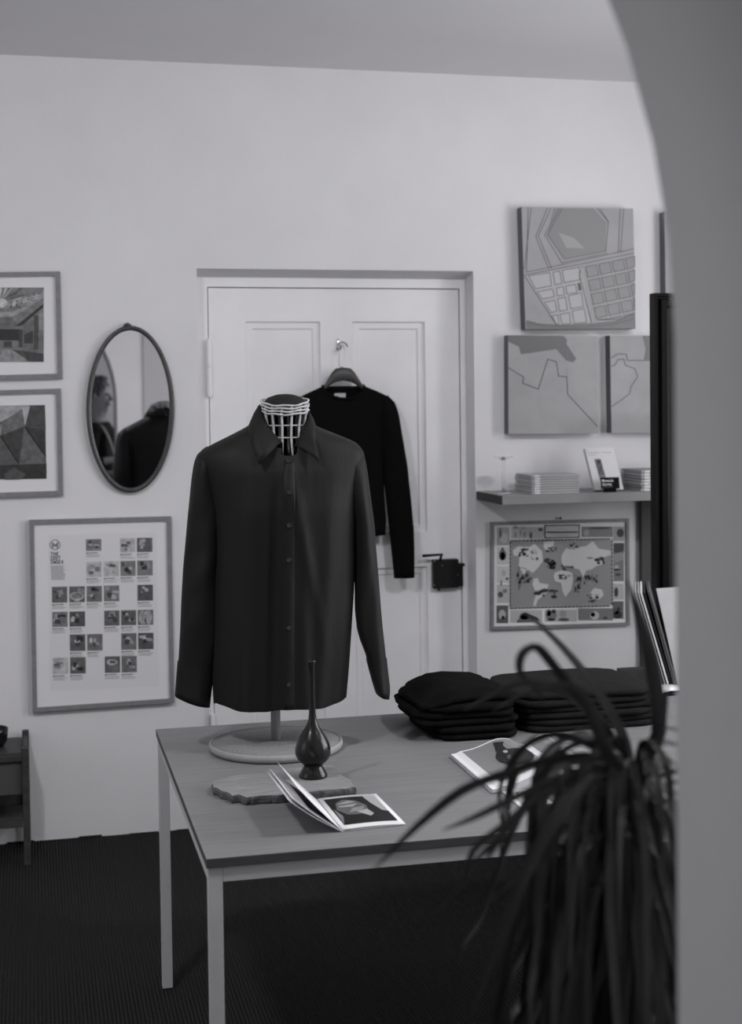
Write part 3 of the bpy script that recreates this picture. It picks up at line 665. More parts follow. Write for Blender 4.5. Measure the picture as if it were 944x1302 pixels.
text_mesh('sign_text', 'Monocle', INKWHITE, sg, fs, 440, 782, 62, 1, 1.2, lay=2, lift=.0003); text_mesh('sign_text', 'Stories', INKWHITE, sg, fs, 445, 842, 62, 1, 1.2, lay=2, lift=.0003)
k = Ink(fs, .0003); k.line([(450, 868), (635, 866)], 9, 95, 1); k.build('small_print', INK, sg)
# ================================================================== SIDE CABINET, BLACK FRAME, SLEEVES (right)
CT = .715
cL = oz(787, 849, CT); cL2 = oz(819, 866, CT); cx0 = (cL.x+cL2.x)/2
cY0 = 3.93; cY1 = cL.y; cX1 = 2.75
cab = thing('side_cabinet', 'grey side cabinet behind the table carrying record sleeves and the black frame', 'cabinet', ((cx0+cX1)/2, (cY0+cY1)/2, 0))
CB2 = mat('cabinet_grey', .10, .6, .3)
into(box('cabinet_top', (cx0, cY0, CT-.025), (cX1, cY1, CT), GREYP, None, .002), cab)
into(box('carcass', (cx0+.01, cY0+.02, .06), (cX1-.01, cY1-.01, CT-.0255), CB2), cab)
into(box('plinth', (cx0+.03, cY0+.05, 0), (cX1-.03, cY1-.03, .0595), CB2), cab)
for i in range(2):
    a = cx0+.014+i*(cX1-cx0-.028)/2; dd = into(box('door', (a+.002, cY0+.002, .065), (a+(cX1-cx0-.028)/2-.002, cY0+.0195, CT-.03), GREYP, None, .001), cab)
    hx = a+(.38 if i == 0 else .05); bmh = bmesh.new(); tube(bmh, [(hx, cY0-.012, .50), (hx, cY0-.012, .60)], .004, 8); tube(bmh, [(hx, cY0+.002, .505), (hx, cY0-.012, .505)], .003, 6); tube(bmh, [(hx, cY0+.002, .595), (hx, cY0-.012, .595)], .003, 6)
    hd = obj('handle', bmh, CHROME); hd.parent = dd
# black framed board standing on the cabinet
YBk = 4.335
fx0 = oy(833.5, 500, YBk).x; fz1 = oy(840, 372.5, YBk).z
bf = thing('standing_black_frame', 'tall glossy black frame standing on the cabinet at the arch edge', 'frame', (fx0+.3, YBk+.02, CT+.001))
bm = bmesh.new(); X0, X1, Z0, Z1 = fx0, fx0+.62, CT+.001, fz1
prof = [(0, .04), (0, 0), (.010, 0), (.013, .006), (.018, .006), (.022, -.006), (.042, -.006), (.05, .006), (.05, .04)]
loft(bm, [[Vector((X0+e, YBk+y, Z1-e)), Vector((X1-e, YBk+y, Z1-e)), Vector((X1-e, YBk+y, Z0+e)), Vector((X0+e, YBk+y, Z0+e))] for e, y in prof+[prof[0]]], True)
into(obj('frame', bm, BLACKG), bf)
into(box('dark_pane', (X0+.045, YBk+.012, Z0+.045), (X1-.045, YBk+.02, Z1-.045), mat('dark_pane', .02, .1, .3)), bf)
# grey board against the wall under the shelf
YP = YW-.03; gx = oy(816.5, 690, YP-.0).x
gp = box('grey_board', (gx, YP, 0), (gx+.42, YW-.002, zb-.002), GREYP, None, .002)
tag(gp, 'dark grey upright board standing under the shelf, left of the black frame', 'board')
# record sleeves leaning to the left in a white tray
YS = 4.04
def sleeve(bl_, br_, tl_, tr_, dep, m, label, lean_back=.0, i=0):
    pts = [oy(*bl_, YS), oy(*br_, YS), oy(*tr_, YS), oy(*tl_, YS)]
    return pts
tray_z = CT+.001
X0t = oy(834, 866, 3.98).x
q_ = [(0, 0), (.012, .004), (.03, .009), (.055, .008), (.09, .003), (.12, .0)]
bmr = bmesh.new(); loft(bmr, [[Vector((x, -.035, z)), Vector((x, .035, z+.006)), Vector((x, .035, z+.0066)), Vector((x, -.035, z+.0006))] for x, z in q_], True, (True, True))
tag(obj('paper_sheet', bmr, PAPER, None, True, (X0t, 3.975, tray_z)), 'curved white paper sheet on the cabinet in front of the leaning record sleeves', 'paper')
zb_ = tray_z+.0003
tones = [(.30, 'mid grey'), (.55, 'pale'), (.14, 'dark grey'), (.50, 'light grey'), (.78, 'white'), (.012, 'black'), (.10, 'charcoal')]
tops = [808.5, 810.5, 812.5, 814.5, 817.5, 821.5, 827]
bots = [838.5, 841, 843.5, 846, 849.5, 853.5, 857]
for i, ((tn, nm), tx, bx__) in enumerate(zip(tones, tops, bots)):
    B_ = oy(bx__, 866, YS); T_ = oy(tx, 748-(3 if i > 4 else 0), YS); th = (.0034 if i < 4 else .0055)
    L = .30; dx = T_.x-B_.x; dzz = math.sqrt(max(L*L-dx*dx, .01)); u = Vector((dx, 0, dzz)).normalized()
    nrm = Vector((u.z, 0, -u.x)); o0 = Vector((B_.x, YS, zb_+th*abs(nrm.z)))
    sv = thing('record_sleeve', '%s record sleeve, %s from the left in the leaning row' % (nm, ['first', 'second', 'third', 'fourth', 'fifth', 'sixth', 'seventh'][i]), 'record sleeve', o0, R(-24), 'record sleeves leaning on the cabinet')
    bm = bmesh.new(); hexa(bm, [Vector((0, 0, 0)), nrm*th, nrm*th+u*L, u*L], (0, .28, 0)); obj('sleeve', bm, mat('sleeve%d' % i, tn, .5, .4), sv)
B_ = oy(862, 867, YS-.01); T_ = oy(831.5, 739, YS-.01); u = Vector((T_.x-B_.x, .0, T_.z-CT)).normalized()
sv = thing('record_sleeve', 'grey record sleeve turned to show its plain face, rightmost of the leaning row', 'record sleeve', (B_.x+.002, YS-.012, zb_+.001), R(0), 'record sleeves leaning on the cabinet')
bm = bmesh.new(); rgt = Vector((u.z, 0, -u.x)); rgt = Vector((.985, .05, .12)).normalized()
hexa(bm, [Vector((0, 0, 0)), Vector((.16, .02, .0)), Vector((.16, .02, 0))+u*.315, u*.315], (0, .004, 0)); obj('sleeve', bm, mat('sleeve_grey', .36, .6, .3, grain=.05, gscale=15), sv)
# ================================================================== LEFT SIDE UNIT
post = oz(35, 1100, 0); SYf = post.y; sX1 = oy(37.5, 1000, SYf).x; sX0 = sX1-.62; SYb = YW-.025
zfp = oy(33, 951, SYf).z; zbp = oy(29, 927.5, SYb).z; ztr = oy(15, 957.5, SYf).z
su = thing('side_unit', 'low dark wooden shelf unit with posts at the left edge', 'shelf unit', ((sX0+sX1)/2, (SYf+SYb)/2, 0))
pw = .024
for (x, y, z) in ((sX1-pw, SYf, zfp), (sX0, SYf, zfp), (sX1-pw, SYb-pw, zfp+.0), (sX0, SYb-pw, zfp)):
    into(box('post', (x, y, 0), (x+pw, y+pw, z if y == SYf else max(z, zbp)), CABM, None, .003), su)
into(box('tray_top', (sX0+pw+.001, SYf+.001, ztr-.012), (sX1-pw-.001, SYb, ztr), CABM), su)
def rail(z0, z1): into(box('rail', (sX0+pw+.001, SYf-.001, z0), (sX1-pw-.001, SYf+.014, z1), CABM, None, .001), su)
zr = lambda y: oy(15, y, SYf).z
rail(zr(968.5), ztr-.0125); rail(zr(1053), zr(1040))
into(box('end_rail', (sX1-pw+.004, SYf+pw+.001, ztr-.02), (sX1-.004, SYb-pw-.001, ztr+.015), CABM), su)
into(box('end_rail', (sX0+.004, SYf+pw+.001, ztr-.02), (sX0+pw-.004, SYb-pw-.001, ztr+.015), CABM), su)
into(box('lower_shelf', (sX0+pw+.001, SYf+.0145, zr(1053)+.004), (sX1-pw-.001, SYb, zr(1053)+.016), CABM), su)
into(box('drawer_panel', (sX0+pw+.001, SYf+.016, zr(1012)), (sX1-pw-.001, SYf+.028, zr(969)), mat('drawer_grey', .07, .6, .3)), su)
into(box('side_panel', (sX1-pw+.002, SYf+pw+.001, zr(1012)), (sX1-pw+.008, SYb-pw-.001, ztr-.021), CABM), su)
into(box('back_panel', (sX0+pw+.001, SYb-.006, zr(1053)+.0165), (sX1-pw-.001, SYb-.001, ztr-.0125), CABM), su)
bc = oy(-8, 940, SYf+.11); rB = .05
bm = bmesh.new(); lathe(bm, [(.02, 0), (.036, .002), (.046, .02), (.05, .05), (.051, .064), (.048, .066), (.046, .06), (.04, .02), (.001, .008)], 28)
tag(obj('bowl', bm, GLAZE, None, True, (bc.x, SYf+.115, ztr+.0008)), 'small dark glazed bowl on the low wooden unit at the left edge', 'bowl')
# ================================================================== TABLE
TH = .715; tx0, ty0, ty1, tx1 = .316, 2.755, 3.915, 2.30
tb_ = thing('display_table', 'large table with a grey wooden top on a white square-tube frame', 'table', ((tx0+tx1)/2, (ty0+ty1)/2, 0))
bm = bx(bmesh.new(), (tx0, ty0, TH-.019), (tx1, ty1, TH), .0012)
o = into(obj('tabletop', bm, [OAK, OAKEDGE]), tb_)
for p in o.data.polygons: p.material_index = 0 if abs(p.normal.z) > .9 else 1
s_ = .028; e = .004; zf = TH-.0195
for x in (tx0+e, tx1-e-s_):
    for y in (ty0+e, ty1-e-s_):
        lg = into(box('leg', (x, y, .004), (x+s_, y+s_, zf), WHITEMETAL, None, .0015), tb_)
        ft = box('foot_pad', (x+.002, y+.002, 0), (x+s_-.002, y+s_-.002, .0038), IRON); ft.parent = lg
for y in (ty0+e, ty1-e-s_): into(box('frame_rail', (tx0+e+s_+.0005, y+.0005, zf-.03), (tx1-e-s_-.0005, y+s_-.0005, zf), WHITEMETAL, None, .001), tb_)
for x in (tx0+e, tx1-e-s_): into(box('frame_rail', (x+.0005, ty0+e+s_+.0005, zf-.03), (x+s_-.0005, ty1-e-s_-.0005, zf), WHITEMETAL, None, .001), tb_)
# ================================================================== MANNEQUIN + SHIRT
BC = oz(351, 941.5, TH+.02); bX, bY = BC.x, BC.y; ang = math.atan2(bX, bY)
man = thing('dress_form', 'rattan dress form on a round base wearing the dark shirt', 'dress form', (bX, bY, TH+.0006), -ang)
u_ = Vector((cos(ang), -sin(ang), 0)); nn = Vector((sin(ang), cos(ang), 0)); DB = (Vector((bX, bY, 0))).dot(nn)
def sl(px, py, y=0.0):
    """photo sighting on the plane of the form -> local x, z"""
    d = Vector(ray(px, py)); s = (DB+y)/(d.x*nn.x+d.y*nn.y); p = Vector((0, 0, H))+d*s
    q = p-Vector((bX, bY, TH+.0006)); return q.dot(u_), q.z
bm = bmesh.new(); lathe(bm, [(.155, 0), (.170, .002), (.173, .010), (.172, .018), (.168, .021), (.166, .0195)], 64, cap=False); 
obj('base_rim', bm, DISCRIM, man, True)
bm = bmesh.new(); lathe(bm, [(.155, 0), (.165, .001), (.1655, .0195), (.12, .0205), (.02, .0215)], 64); obj('base_disc', bm, DISC, man, True)
zcap = sl(362, 497)[1]; zrim1 = sl(362, 527)[1]; zneckhem = sl(352, 904)[1]
bm = bmesh.new(); tube(bm, [(0, 0, .0218), (0, 0, zrim1-.10)], .0125, 20); obj('pole', bm, POLE, man, True)
# neck basket (tilted slightly forward-less)
ncx, _ = sl(362.5, 520); rr0 = .060
NC = Vector((ncx, 0, 0)); zR = sl(362, 515)[1]    # height of the rim centre
bm = bmesh.new()
for q in range(4):
    zq = zR+.010-q*.0075
    pts = [NC+Vector(((rr0+.0015*sin(a*11+q*pi))*cos(a), (rr0+.0015*sin(a*11+q*pi))*sin(a), zq+.0012*sin(a*7+q)+rr0*sin(a)*.20)) for a in [2*pi*i/66 for i in range(66)]]
    tube(bm, pts+[pts[0]], .0027, 6, False)
obj('woven_rim', bm, RATTAN, man, True)
for i in range(14):
    a = 2*pi*(i+.15)/14; bm = bmesh.new()
    pts = [NC+Vector((cos(a)*r_, sin(a)*r_, zR+dz_+sin(a)*r_*.20*max(0, 1+dz_*9))) for r_, dz_ in ((rr0-.003, .006), (rr0-.004, -.02), (rr0-.008, -.05), (rr0-.008, -.09), (rr0+.004, -.13))]
    tube(bm, smooth_path(pts, 3), .0036, 6); obj('rattan_stick', bm, RATTAN, man, True)
for zz_, rr_ in ((-.052, rr0-.010), (-.083, rr0-.010)):
    bm = bmesh.new(); pts = [NC+Vector((rr_*cos(a), rr_*sin(a), zR+zz_)) for a in [2*pi*i/32 for i in range(33)]]; tube(bm, pts, .0019, 6, False); obj('rattan_hoop', bm, RATTAN, man, True)
bm = bmesh.new(); lathe(bm, [(.05, -.012), (.054, 0), (.052, .010), (.045, .018), (.03, .024), (.012, .027), (.001, .0275)], 36, (0, 0, 0)); bmesh.ops.rotate(bm, verts=bm.verts[:], cent=(0, 0, 0), matrix=Matrix.Rotation(math.atan(.2), 3, 'X')); bmesh.ops.translate(bm, verts=bm.verts[:], vec=NC+Vector((0, 0, zR-.001))); obj('cap', bm, CAP, man, True)
# inner torso cage (dark fabric body carrying the shirt)
# --- shirt
shirt = thing('dress_shirt', 'dark long-sleeved button-up shirt worn by the dress form on the table', 'shirt', (bX, bY, TH+.0006), -ang)
zpx = lambda y: sl(358, y)[1]
body = [(904, 272, 441), (895, 271, 441), (862, 270, 444), (800, 272, 448), (750, 273, 451), (696, 275, 452), (650, 272, 454), (620, 264, 457), (600, 256, 461), (588, 251, 463.5), (578, 250, 463.5), (570, 258, 459), (563, 271, 452), (552, 294, 426), (545, 308, 408), (541, 316, 399), (532, 326, 393), (524, 331, 391)]
body.sort(); ZTOP = zpx(528)
def body_lr(y):
    a, b2 = inter(body, y); return sl(a, y)[0], sl(b2, y)[0]
def depth(y):   # half depth front-back
    return inter([(524, .060), (541, .066), (552, .072), (563, .078), (578, .090), (600, .105), (650, .118), (750, .110), (850, .108), (904, .108)], y)[0]
pxl = lambda px, y: sl(px, y)[0]
def sgn(v): return (v > 0)-(v < 0)
def fold(x, py, front):
    t = (py-560)/340.0; t = max(0, min(1, t)); o = 0
    if front:
        xp = 362/1.0
        # left panel tucked behind the placket
        c = sl(359, py)[0]
        o += .034*t**.8*math.exp(-((x-c+.016)/.017)**2)+.010*t*math.exp(-((x-c+.06)/.03)**2)
        o += .009*sin((x+.02)*62+t*3)*t*(1 if x < c else .7)+.003*sin(x*120+py*.018)*t
        # diagonal drag fold from the collar on the right
        xf = sl(366+max(0, (py-590))*.20, py)[0]
        o -= .013*math.exp(-((x-xf)/.009)**2)*(1-abs(t-.25)*1.6 if abs(t-.25) < .6 else 0)
        xf2 = sl(385+max(0, (py-700))*.02, py)[0]
        o -= .011*math.exp(-((x-xf2)/.014)**2)*t
        o += .004*sin(x*45+2.2*t+1)*t
    else: o = -.006*sin(x*55+t*2)*t
    return o
def surf(x, py, front=True, extra=0):
    l, r_ = body_lr(py); c = (l+r_)/2; hw = (r_-l)/2; u = max(-1, min(1, (x-c)/hw)); d = depth(py)
    y = d*(1-abs(u)**2.2)**(1/1.9)
    edge = (1-abs(u)**4)
    return Vector((x, (-y-extra+fold(x, py, True)*edge) if front else (y+extra+fold(x, py, False)*edge), sl(358, py, -d*.8)[1] if py > 600 else zpx(py)*(1-(max(0, py-560))/40.)+sl(358, py, -d*.8)[1]*(max(0, py-560)/40.) if py > 560 else zpx(py)))
hem_px = lambda px: inter([(268, 897), (285, 898), (303, 901), (321, 905), (345, 905), (357, 901), (382, 901), (410, 902), (436, 897), (444, 889)], px)[0]
NA = 96; rings = []; ypx = [528, 533, 538, 543, 548, 553, 558, 563, 568, 573, 578, 583, 588, 594, 600, 608, 616, 626]+list(range(638, 890, 12))+[892, 904]
for py in ypx:
    l, r_ = body_lr(py); c = (l+r_)/2; hw = (r_-l)/2; ring = []
    for j in range(NA):
        a = 2*pi*j/NA; u = sgn(cos(a))*abs(cos(a))**.85
        x = c+hw*u; p = surf(x, py, sin(a) <= 0)
        if py == 904:
            pxx = 358+(x-sl(358, py)[0])*482; p.z = sl(358, hem_px(pxx), -.08 if p.y < 0 else -.03)[1]
        ring.append(p)
    rings.append(ring)
bm = bmesh.new(); V = loft(bm, rings, True)
# open neck: cut a V at the front
zv = zpx(583); kill = []
for fc_ in bm.faces:
    c = fc_.calc_center_median()
    if c.y < 0 and c.z > zv and abs(c.x-sl(366.5, 560)[0]) < (c.z-zv)*.62+.002: kill.append(fc_)
    
bmesh.ops.delete(bm, geom=kill, context='FACES')
bodyo = obj('shirt_body', bm, SHIRT, shirt, True)
md = bodyo.modifiers.new('cloth', 'SOLIDIFY'); md.thickness = .0015; md.offset = -1
sm = bodyo.modifiers.new('soft', 'SUBSURF'); sm.levels = 1; sm.render_levels = 1
# sleeves
def sleeve_mesh(rows, d0, yoff, cuff_from, side):
    """rows: (py, left px, right px)"""
    def rg(lo, hi, n, grow=0):
        out = []
        for i in range(n+1):
            py = lo+(hi-lo)*i/n; a, b2 = inter(rows, py); xa, z = sl(a, py); xb, _ = sl(b2, py); c = (xa+xb)/2; hw = (xb-xa)/2+grow
            t = (py-rows[0][0])/(rows[-1][0]-rows[0][0]); d = inter(d0, py)[0]+grow
            y0 = yoff+inter([(0, 0), (.3, .004), (.7, -.008), (1, -.016)], t)[0]
            ring = []
            for j in range(28):
                an = 2*pi*j/28; wr = 1+.08*sin(an*3+py*.035+side)+.07*sin(an*2-py*.022)+.05*sin(an*2+py*.11)*math.exp(-((py-735)/70)**2)
                ring.append(Vector((c+hw*cos(an), y0+d*sin(an)*wr, z)))
            out.append(ring)
        return out
    R1 = rg(rows[0][0], cuff_from, 34)
    return R1, rg
def slant(ring, sl_):
    xs = [p.x for p in ring]; c = sum(xs)/len(xs)
    for p in ring: p.z += (p.x-c)*sl_
    return ring
Lrows = [(570, 259, 270), (575, 253, 274), (580, 249.0, 277), (590, 246, 280), (610, 243, 282), (640, 240, 284), (670, 237, 283), (723, 232.5, 280), (760, 230.5, 279), (801, 229, 279), (835, 227.5, 274), (848, 226.5, 271.5), (862, 225.5, 270), (892, 223.5, 266)]
Rrows = [(568, 446, 456), (572, 443, 460.5), (577, 441, 463.5), (590, 438, 466), (605, 438, 468.5), (640, 442, 473), (669, 447, 477), (700, 450, 479), (737, 451, 482), (777, 451.5, 485), (800, 454, 487), (814, 458, 488.5), (833, 465.5, 490.5), (850, 469, 492.5), (872, 474.5, 495.3), (884, 478.5, 494)]
for rows, yo, cf, s_, slp, lab in ((Lrows, .012, 846, -1, -.37, 'left'), (Rrows, .006, 838, 1, -.30, 'right')):
    d0 = [(568, .012), (575, .032), (590, .055), (640, .058), (720, .050), (800, .045), (846, .036), (900, .034)]
    R1, rg = sleeve_mesh(rows, d0, yo, cf, s_)
    bm = bmesh.new(); c0 = R1[0]; mid = sum(c0, Vector())/len(c0)
    top = [mid+(p-mid)*.35+Vector((-s_*-.0, 0, .004)) for p in c0]
    n1 = len(R1)
    for i, r_ in enumerate(R1): slant(r_, slp*max(0, (i/n1-.75)/.25)*.55 if s_ < 0 else 0)
    loft(bm, [top]+R1, True, (True, False)); so = obj('sleeve', bm, SHIRT, shirt, True)
    R2 = rg(cf-1, rows[-1][0], 6, .0018)
    for i, r_ in enumerate(R2):
        if s_ < 0: slant(r_, slp*(.55+.45*i/6))
        else: slant(r_, -.0-.45*i/6)
    bm = bmesh.new(); e_ = R2[-1]; m_ = sum(e_, Vector())/len(e_)
    inner_ = [[m_+(p-m_)*.86+Vector((0, 0, dz_)) for p in e_] for dz_ in (.001, .015)]
    loft(bm, R2+inner_, True, (False, True)); obj('cuff', bm, SHIRT, so, True)
# collar
nx = sl(361.5, 545)[0]
def collar(side):
    """side -1 viewer's left, +1 right"""
    K = 16; up = []; lo = []; inn = []
    tipx, tipz = sl(330, 591, -.12) if side < 0 else sl(406, 586, -.12)
    frx, frz = sl(359.5, 563, -.075) if side < 0 else sl(374, 567, -.075)
    sdx, sdz = sl(332.5, 514) if side < 0 else sl(392, 525)
    opx, opz = sl(317, 541) if side < 0 else sl(402, 544)
    zb_k = sl(362, 520)[1]
    topc = smooth_path([Vector((nx, .068, zb_k)), Vector((nx+side*.040, .058, zb_k+.001)), Vector((sdx, .006, sdz)), Vector((nx+(sdx-nx)*.76, -.046, (sdz*.45+frz*.55)+.002)), Vector((frx, -.074, frz))], 4)
    outc = smooth_path([Vector((nx, .088, zb_k-.036)), Vector((nx+side*.058, .072, zb_k-.037)), Vector((opx, .004, opz+.002)), Vector((opx-side*.004, -.088, (opz*.62+tipz*.38))), Vector((tipx, -.122, tipz))], 4)
    rows_ = []
    for a, b2 in zip(topc, outc):
        m1 = a+(b2-a)*.12+Vector((side*.003, -.001, .003)); m2 = a+(b2-a)*.5+Vector((side*.003, -.007 if b2.y < 0 else .002, .003))
        rows_.append([a, m1, m2, b2])
    bm = bmesh.new(); loft(bm, rows_, False); o = obj('collar_leaf', bm, SHIRT, shirt, True)
    s = o.modifiers.new('t', 'SOLIDIFY'); s.thickness = .0022; s.offset = 0
    bm = bmesh.new(); rows_ = []
    for a in topc:
        ctr = Vector((nx, 0, a.z)); inw = (ctr-a); inw.z = 0; inw.normalize()
        rows_.append([a+inw*.002, a+inw*.005+Vector((0, 0, -.02)), a+inw*.006+Vector((0, 0, -.045))])
    loft(bm, rows_, False); o = obj('collar_stand', bm, SHIRTDK, shirt, True); s = o.modifiers.new('t', 'SOLIDIFY'); s.thickness = .0018
    return topc
collar(-1); collar(1)
# dark yoke lining seen in the open V
bm = bmesh.new()
pts = [(sl(345, 556)[0], -.050, zpx(556)), (sl(380, 556)[0], -.050, zpx(556)), (sl(392, 575)[0], -.078, zpx(576)), (sl(372, 592)[0], -.088, zpx(600)), (sl(350, 592)[0], -.088, zpx(600)), (sl(336, 575)[0], -.078, zpx(576))]
# placket strip
bm = bmesh.new(); rows_ = []
for i in range(48):
    py = 584+(900-584)*i/47; row = []
    for px_ in (360, 361, 366, 373, 374.5):
        x = sl(px_+(.9 if py < 600 else 0), py)[0]; base = surf(x, py, True)
        xr = sl(372, py)[0]; yb = surf(xr, py, True).y
        y = min(base.y, yb)-.0035 if px_ not in (374.5,) else base.y-.0005
        if px_ == 360: y += .001
        row.append(Vector((x, y, base.z)))
    rows_.append(row)
loft(bm, rows_, False); pk = obj('button_placket', bm, SHIRT, shirt, True); s = pk.modifiers.new('t', 'SOLIDIFY'); s.thickness = .002; s.offset = -1
for (x, y) in ((366.5, 584.5), (367, 625), (367, 667), (367, 710.5), (367, 796), (367, 868)):
    xx = sl(x, y)[0]; yb = surf(sl(372, y)[0], y, True).y; pz = Vector((xx, min(surf(xx, y).y, yb)-.0058, surf(xx, y).z))
    bm = bmesh.new(); lathe(bm, [(.0005, .0), (.005, .0), (.0056, .0012), (.005, .0022), (.0038, .0016), (.0005, .0014)], 14)
    bmesh.ops.rotate(bm, verts=bm.verts[:], cent=(0, 0, 0), matrix=Matrix.Rotation(R(90), 3, 'X')); obj('button', bm, BUTTON, shirt, True, pz)
# ================================================================== VASE, BOARD, BOOKLET, BOOKS
BT = TH+.019
bp_ = [(269, 996), (274, 991), (284, 988), (300, 986), (322, 984.5), (345, 980), (380, 975.5), (405, 973), (423, 972.5), (428, 977), (433, 983), (440, 988), (448, 992), (453.5, 1000), (440, 1003), (420, 1004), (400, 1006), (380, 1008), (358, 1011), (340, 1012), (322, 1013), (313, 1014), (303, 1010), (295, 1012), (290, 1008), (282, 1006), (276, 1002), (271, 1001)]
dense = []
for i in range(len(bp_)):
    a, b2 = bp_[i], bp_[(i+1) % len(bp_)]
    for s in range(3): dense.append((a[0]+(b2[0]-a[0])*s/3+random.uniform(-.7, .7), a[1]+(b2[1]-a[1])*s/3+random.uniform(-.4, .4)))
top = [oz(x, y, BT) for x, y in dense]; cc = sum(top, Vector())/len(top)
bd = thing('wooden_board', 'rough-edged flat wooden board under the dark vase', 'board', (cc.x, cc.y, TH+.0006))
L = [[(cc+(p-cc)*s_-bd.location) for p in top] for s_ in (.985, 1.0, 1.004, .985)]
for ring, z in zip(L, (0, .004, .0135, .0184)):
    for p in ring: p.z = z+(random.uniform(-.001, .001) if 0 < z < .018 else 0)
bm = bmesh.new(); loft(bm, L, True, (True, True)); o = obj('slab', bm, [BOARD, BOARDEDGE], bd)
for p in o.data.polygons: p.material_index = 0 if p.normal.z > .6 else 1
vp = oz(398.5, 987.5, BT)
bm = bmesh.new(); lathe(bm, [(.020, 0), (.0335, .0005), (.0335, .004), (.0285, .014), (.0225, .024), (.0215, .0275), (.026, .031), (.036, .041), (.0413, .053), (.0418, .063), (.0385, .078), (.031, .094), (.022, .108), (.0145, .120), (.0100, .132), (.0080, .148), (.0070, .19), (.0066, .235), (.0070, .262), (.0092, .268), (.0092, .272), (.0060, .273), (.0045, .268), (.0042, .23)], 48)
tag(obj('bottle_vase', bm, GLAZE, None, True, (vp.x, vp.y, BT+.0005)), 'dark glossy long-necked bottle vase standing on the wooden board', 'vase')
# --- small open booklet with lifted left pages
zB = TH+.004
Sb, Sf, Rb, Rf = oz(404, 1016.5, zB), oz(436, 1055.5, zB), oz(477, 1009, zB), oz(517, 1046.5, zB)
bk = thing('open_booklet', 'small open booklet with raised left pages and a dark portrait at the table front', 'booklet', (Sb+Sf)/2*1-Vector((0, 0, zB-TH-.0006)))
ex = ((Rb-Sb)+(Rf-Sf))/2; wpg = ex.length; ex.normalize(); ey = (Sb-Sf); hpg = ey.length; ey.normalize(); ez = Vector((0, 0, 1))
def pagegrid(angle, curl, w_, z0, n=10, sgnx=-1, skewz=0):
    rows_ = []
    for i in range(n+1):
        s = i/n*w_; a = angle+curl*(i/n); rows_.append(s)
    pts = []; x = 0; z = 0
    for i in range(n+1):
        pts.append((x, z)); a = angle+curl*(i/n); x += cos(a)*w_/n; z += sin(a)*w_/n
    out = []
    for x, z in pts:
        out.append([Sf+ex*sgnx*x+ez*(z+z0-(zB-TH)), Sb+ex*sgnx*x+ez*(z+z0-(zB-TH))])
    return out
def sheet(name, rows_, th, m, par):
    bm = bmesh.new(); loft(bm, rows_, False); o = into(obj(name, bm, m, None, True), par); s = o.modifiers.new('t', 'SOLIDIFY'); s.thickness = th; s.offset = 0; return o
rp = [[Sf+ex*wpg*i/10+ez*(.0028*sin(pi*min(1, i/10+.15))**.5-.001), Sb+ex*wpg*i/10+ez*(.0028*sin(pi*min(1, i/10+.15))**.5+.001*0-.001)] for i in range(11)]
sheet('right_pages', rp, .0018, PAPER, bk)
sheet('back_cover', [[Sf+ex*(wpg+.001)*i/4-ez*.0022, Sb+ex*(wpg+.001)*i/4-ez*.0022] for i in range(5)], .0006, PAPER, bk)
# find lift angles from the sightings
def ang_for(px_, py_, base, w_):
    best = None
    for k_ in range(5, 110):
        a = R(k_); p = base-ex*w_*cos(a)+ez*w_*sin(a); q = p-Vector(CP); xx = CX+F_PX*q.dot(Vector(RT))/q.dot(Vector(FW)); yy = CY+F_PX*q.dot(Vector(DN))/q.dot(Vector(FW))
        d = abs(yy-py_)+abs(xx-px_)*.7
        if best is None or d < best[0]: best = (d, a)
    return best[1]
a1 = ang_for(338, 977, Sb, wpg); a2 = ang_for(343, 970, Sb, wpg)
sheet('front_cover', pagegrid(a1-.12, .22, wpg, .0005), .0007, PAPER, bk)
sheet('left_pages', pagegrid(a1-.04, .16, wpg*.985, .0012), .0015, PAPER, bk)
sheet('lifted_leaf', pagegrid(a2+.02, .12, wpg*.98, .0022), .0003, PAPER, bk)
def onright(u, v):  # u across 0..1, v front->back 0..1
    z = .0028*sin(pi*min(1, u+.15))**.5-.001; return (Sf+ex*wpg*u+ey*hpg*v+ez*(z+.0011), ez)
k = Ink(onright, .0004)
# subdivide the printed area so that it follows the page curve
def patch(k, u0, v0, u1, v1, g, lay, n=6):
    for i in range(n): a, b2 = u0+(u1-u0)*i/n, u0+(u1-u0)*(i+1)/n; k.poly([(a, v0), (b2, v0), (b2, v1), (a, v1)], g, lay)
patch(k, .07, .10, .93, .93, 28, 1)
k.poly([(.72, .93), (.93, .93), (.93, .40), (.84, .45), (.76, .68)], 165, 2)
k.poly([(.14, .55), (.25, .38), (.42, .36), (.60, .42), (.66, .62), (.55, .80), (.36, .86), (.20, .76)], 95, 2); k.poly([(.20, .62), (.42, .60), (.58, .72), (.42, .80), (.22, .72)], 150, 3)
k.poly([(.30, .44), (.52, .46), (.62, .60), (.40, .56)], 135, 3); k.poly([(.42, .44), (.58, .28), (.66, .34), (.62, .50)], 165, 3); k.poly([(.08, .12), (.16, .35), (.10, .60)], 120, 2); k.line([(.22, .68), (.56, .72)], .03, 70, 4)
art(bk, k, 'portrait_print', INK)
def onleft(u, v):
    rows_ = pagegrid(a1-.04, .16, wpg*.985, .0012); i = min(9, int(u*10)); f_ = u*10-i; a = rows_[i][0].lerp(rows_[i+1][0], f_); b2 = rows_[i][1].lerp(rows_[i+1][1], f_)
    n_ = (rows_[i+1][0]-rows_[i][0]).cross(rows_[i][1]-rows_[i][0]).normalized(); n_ = n_ if n_.z > 0 else -n_
    return (a.lerp(b2, v)+n_*.001, n_)
k = Ink(onleft, .0004)
patch(k, .06, .12, .62, .9, 60, 1); k.poly([(.2, .3), (.45, .2), (.55, .6), (.3, .8)], 140, 2)
art(bk, k, 'left_print', INK)
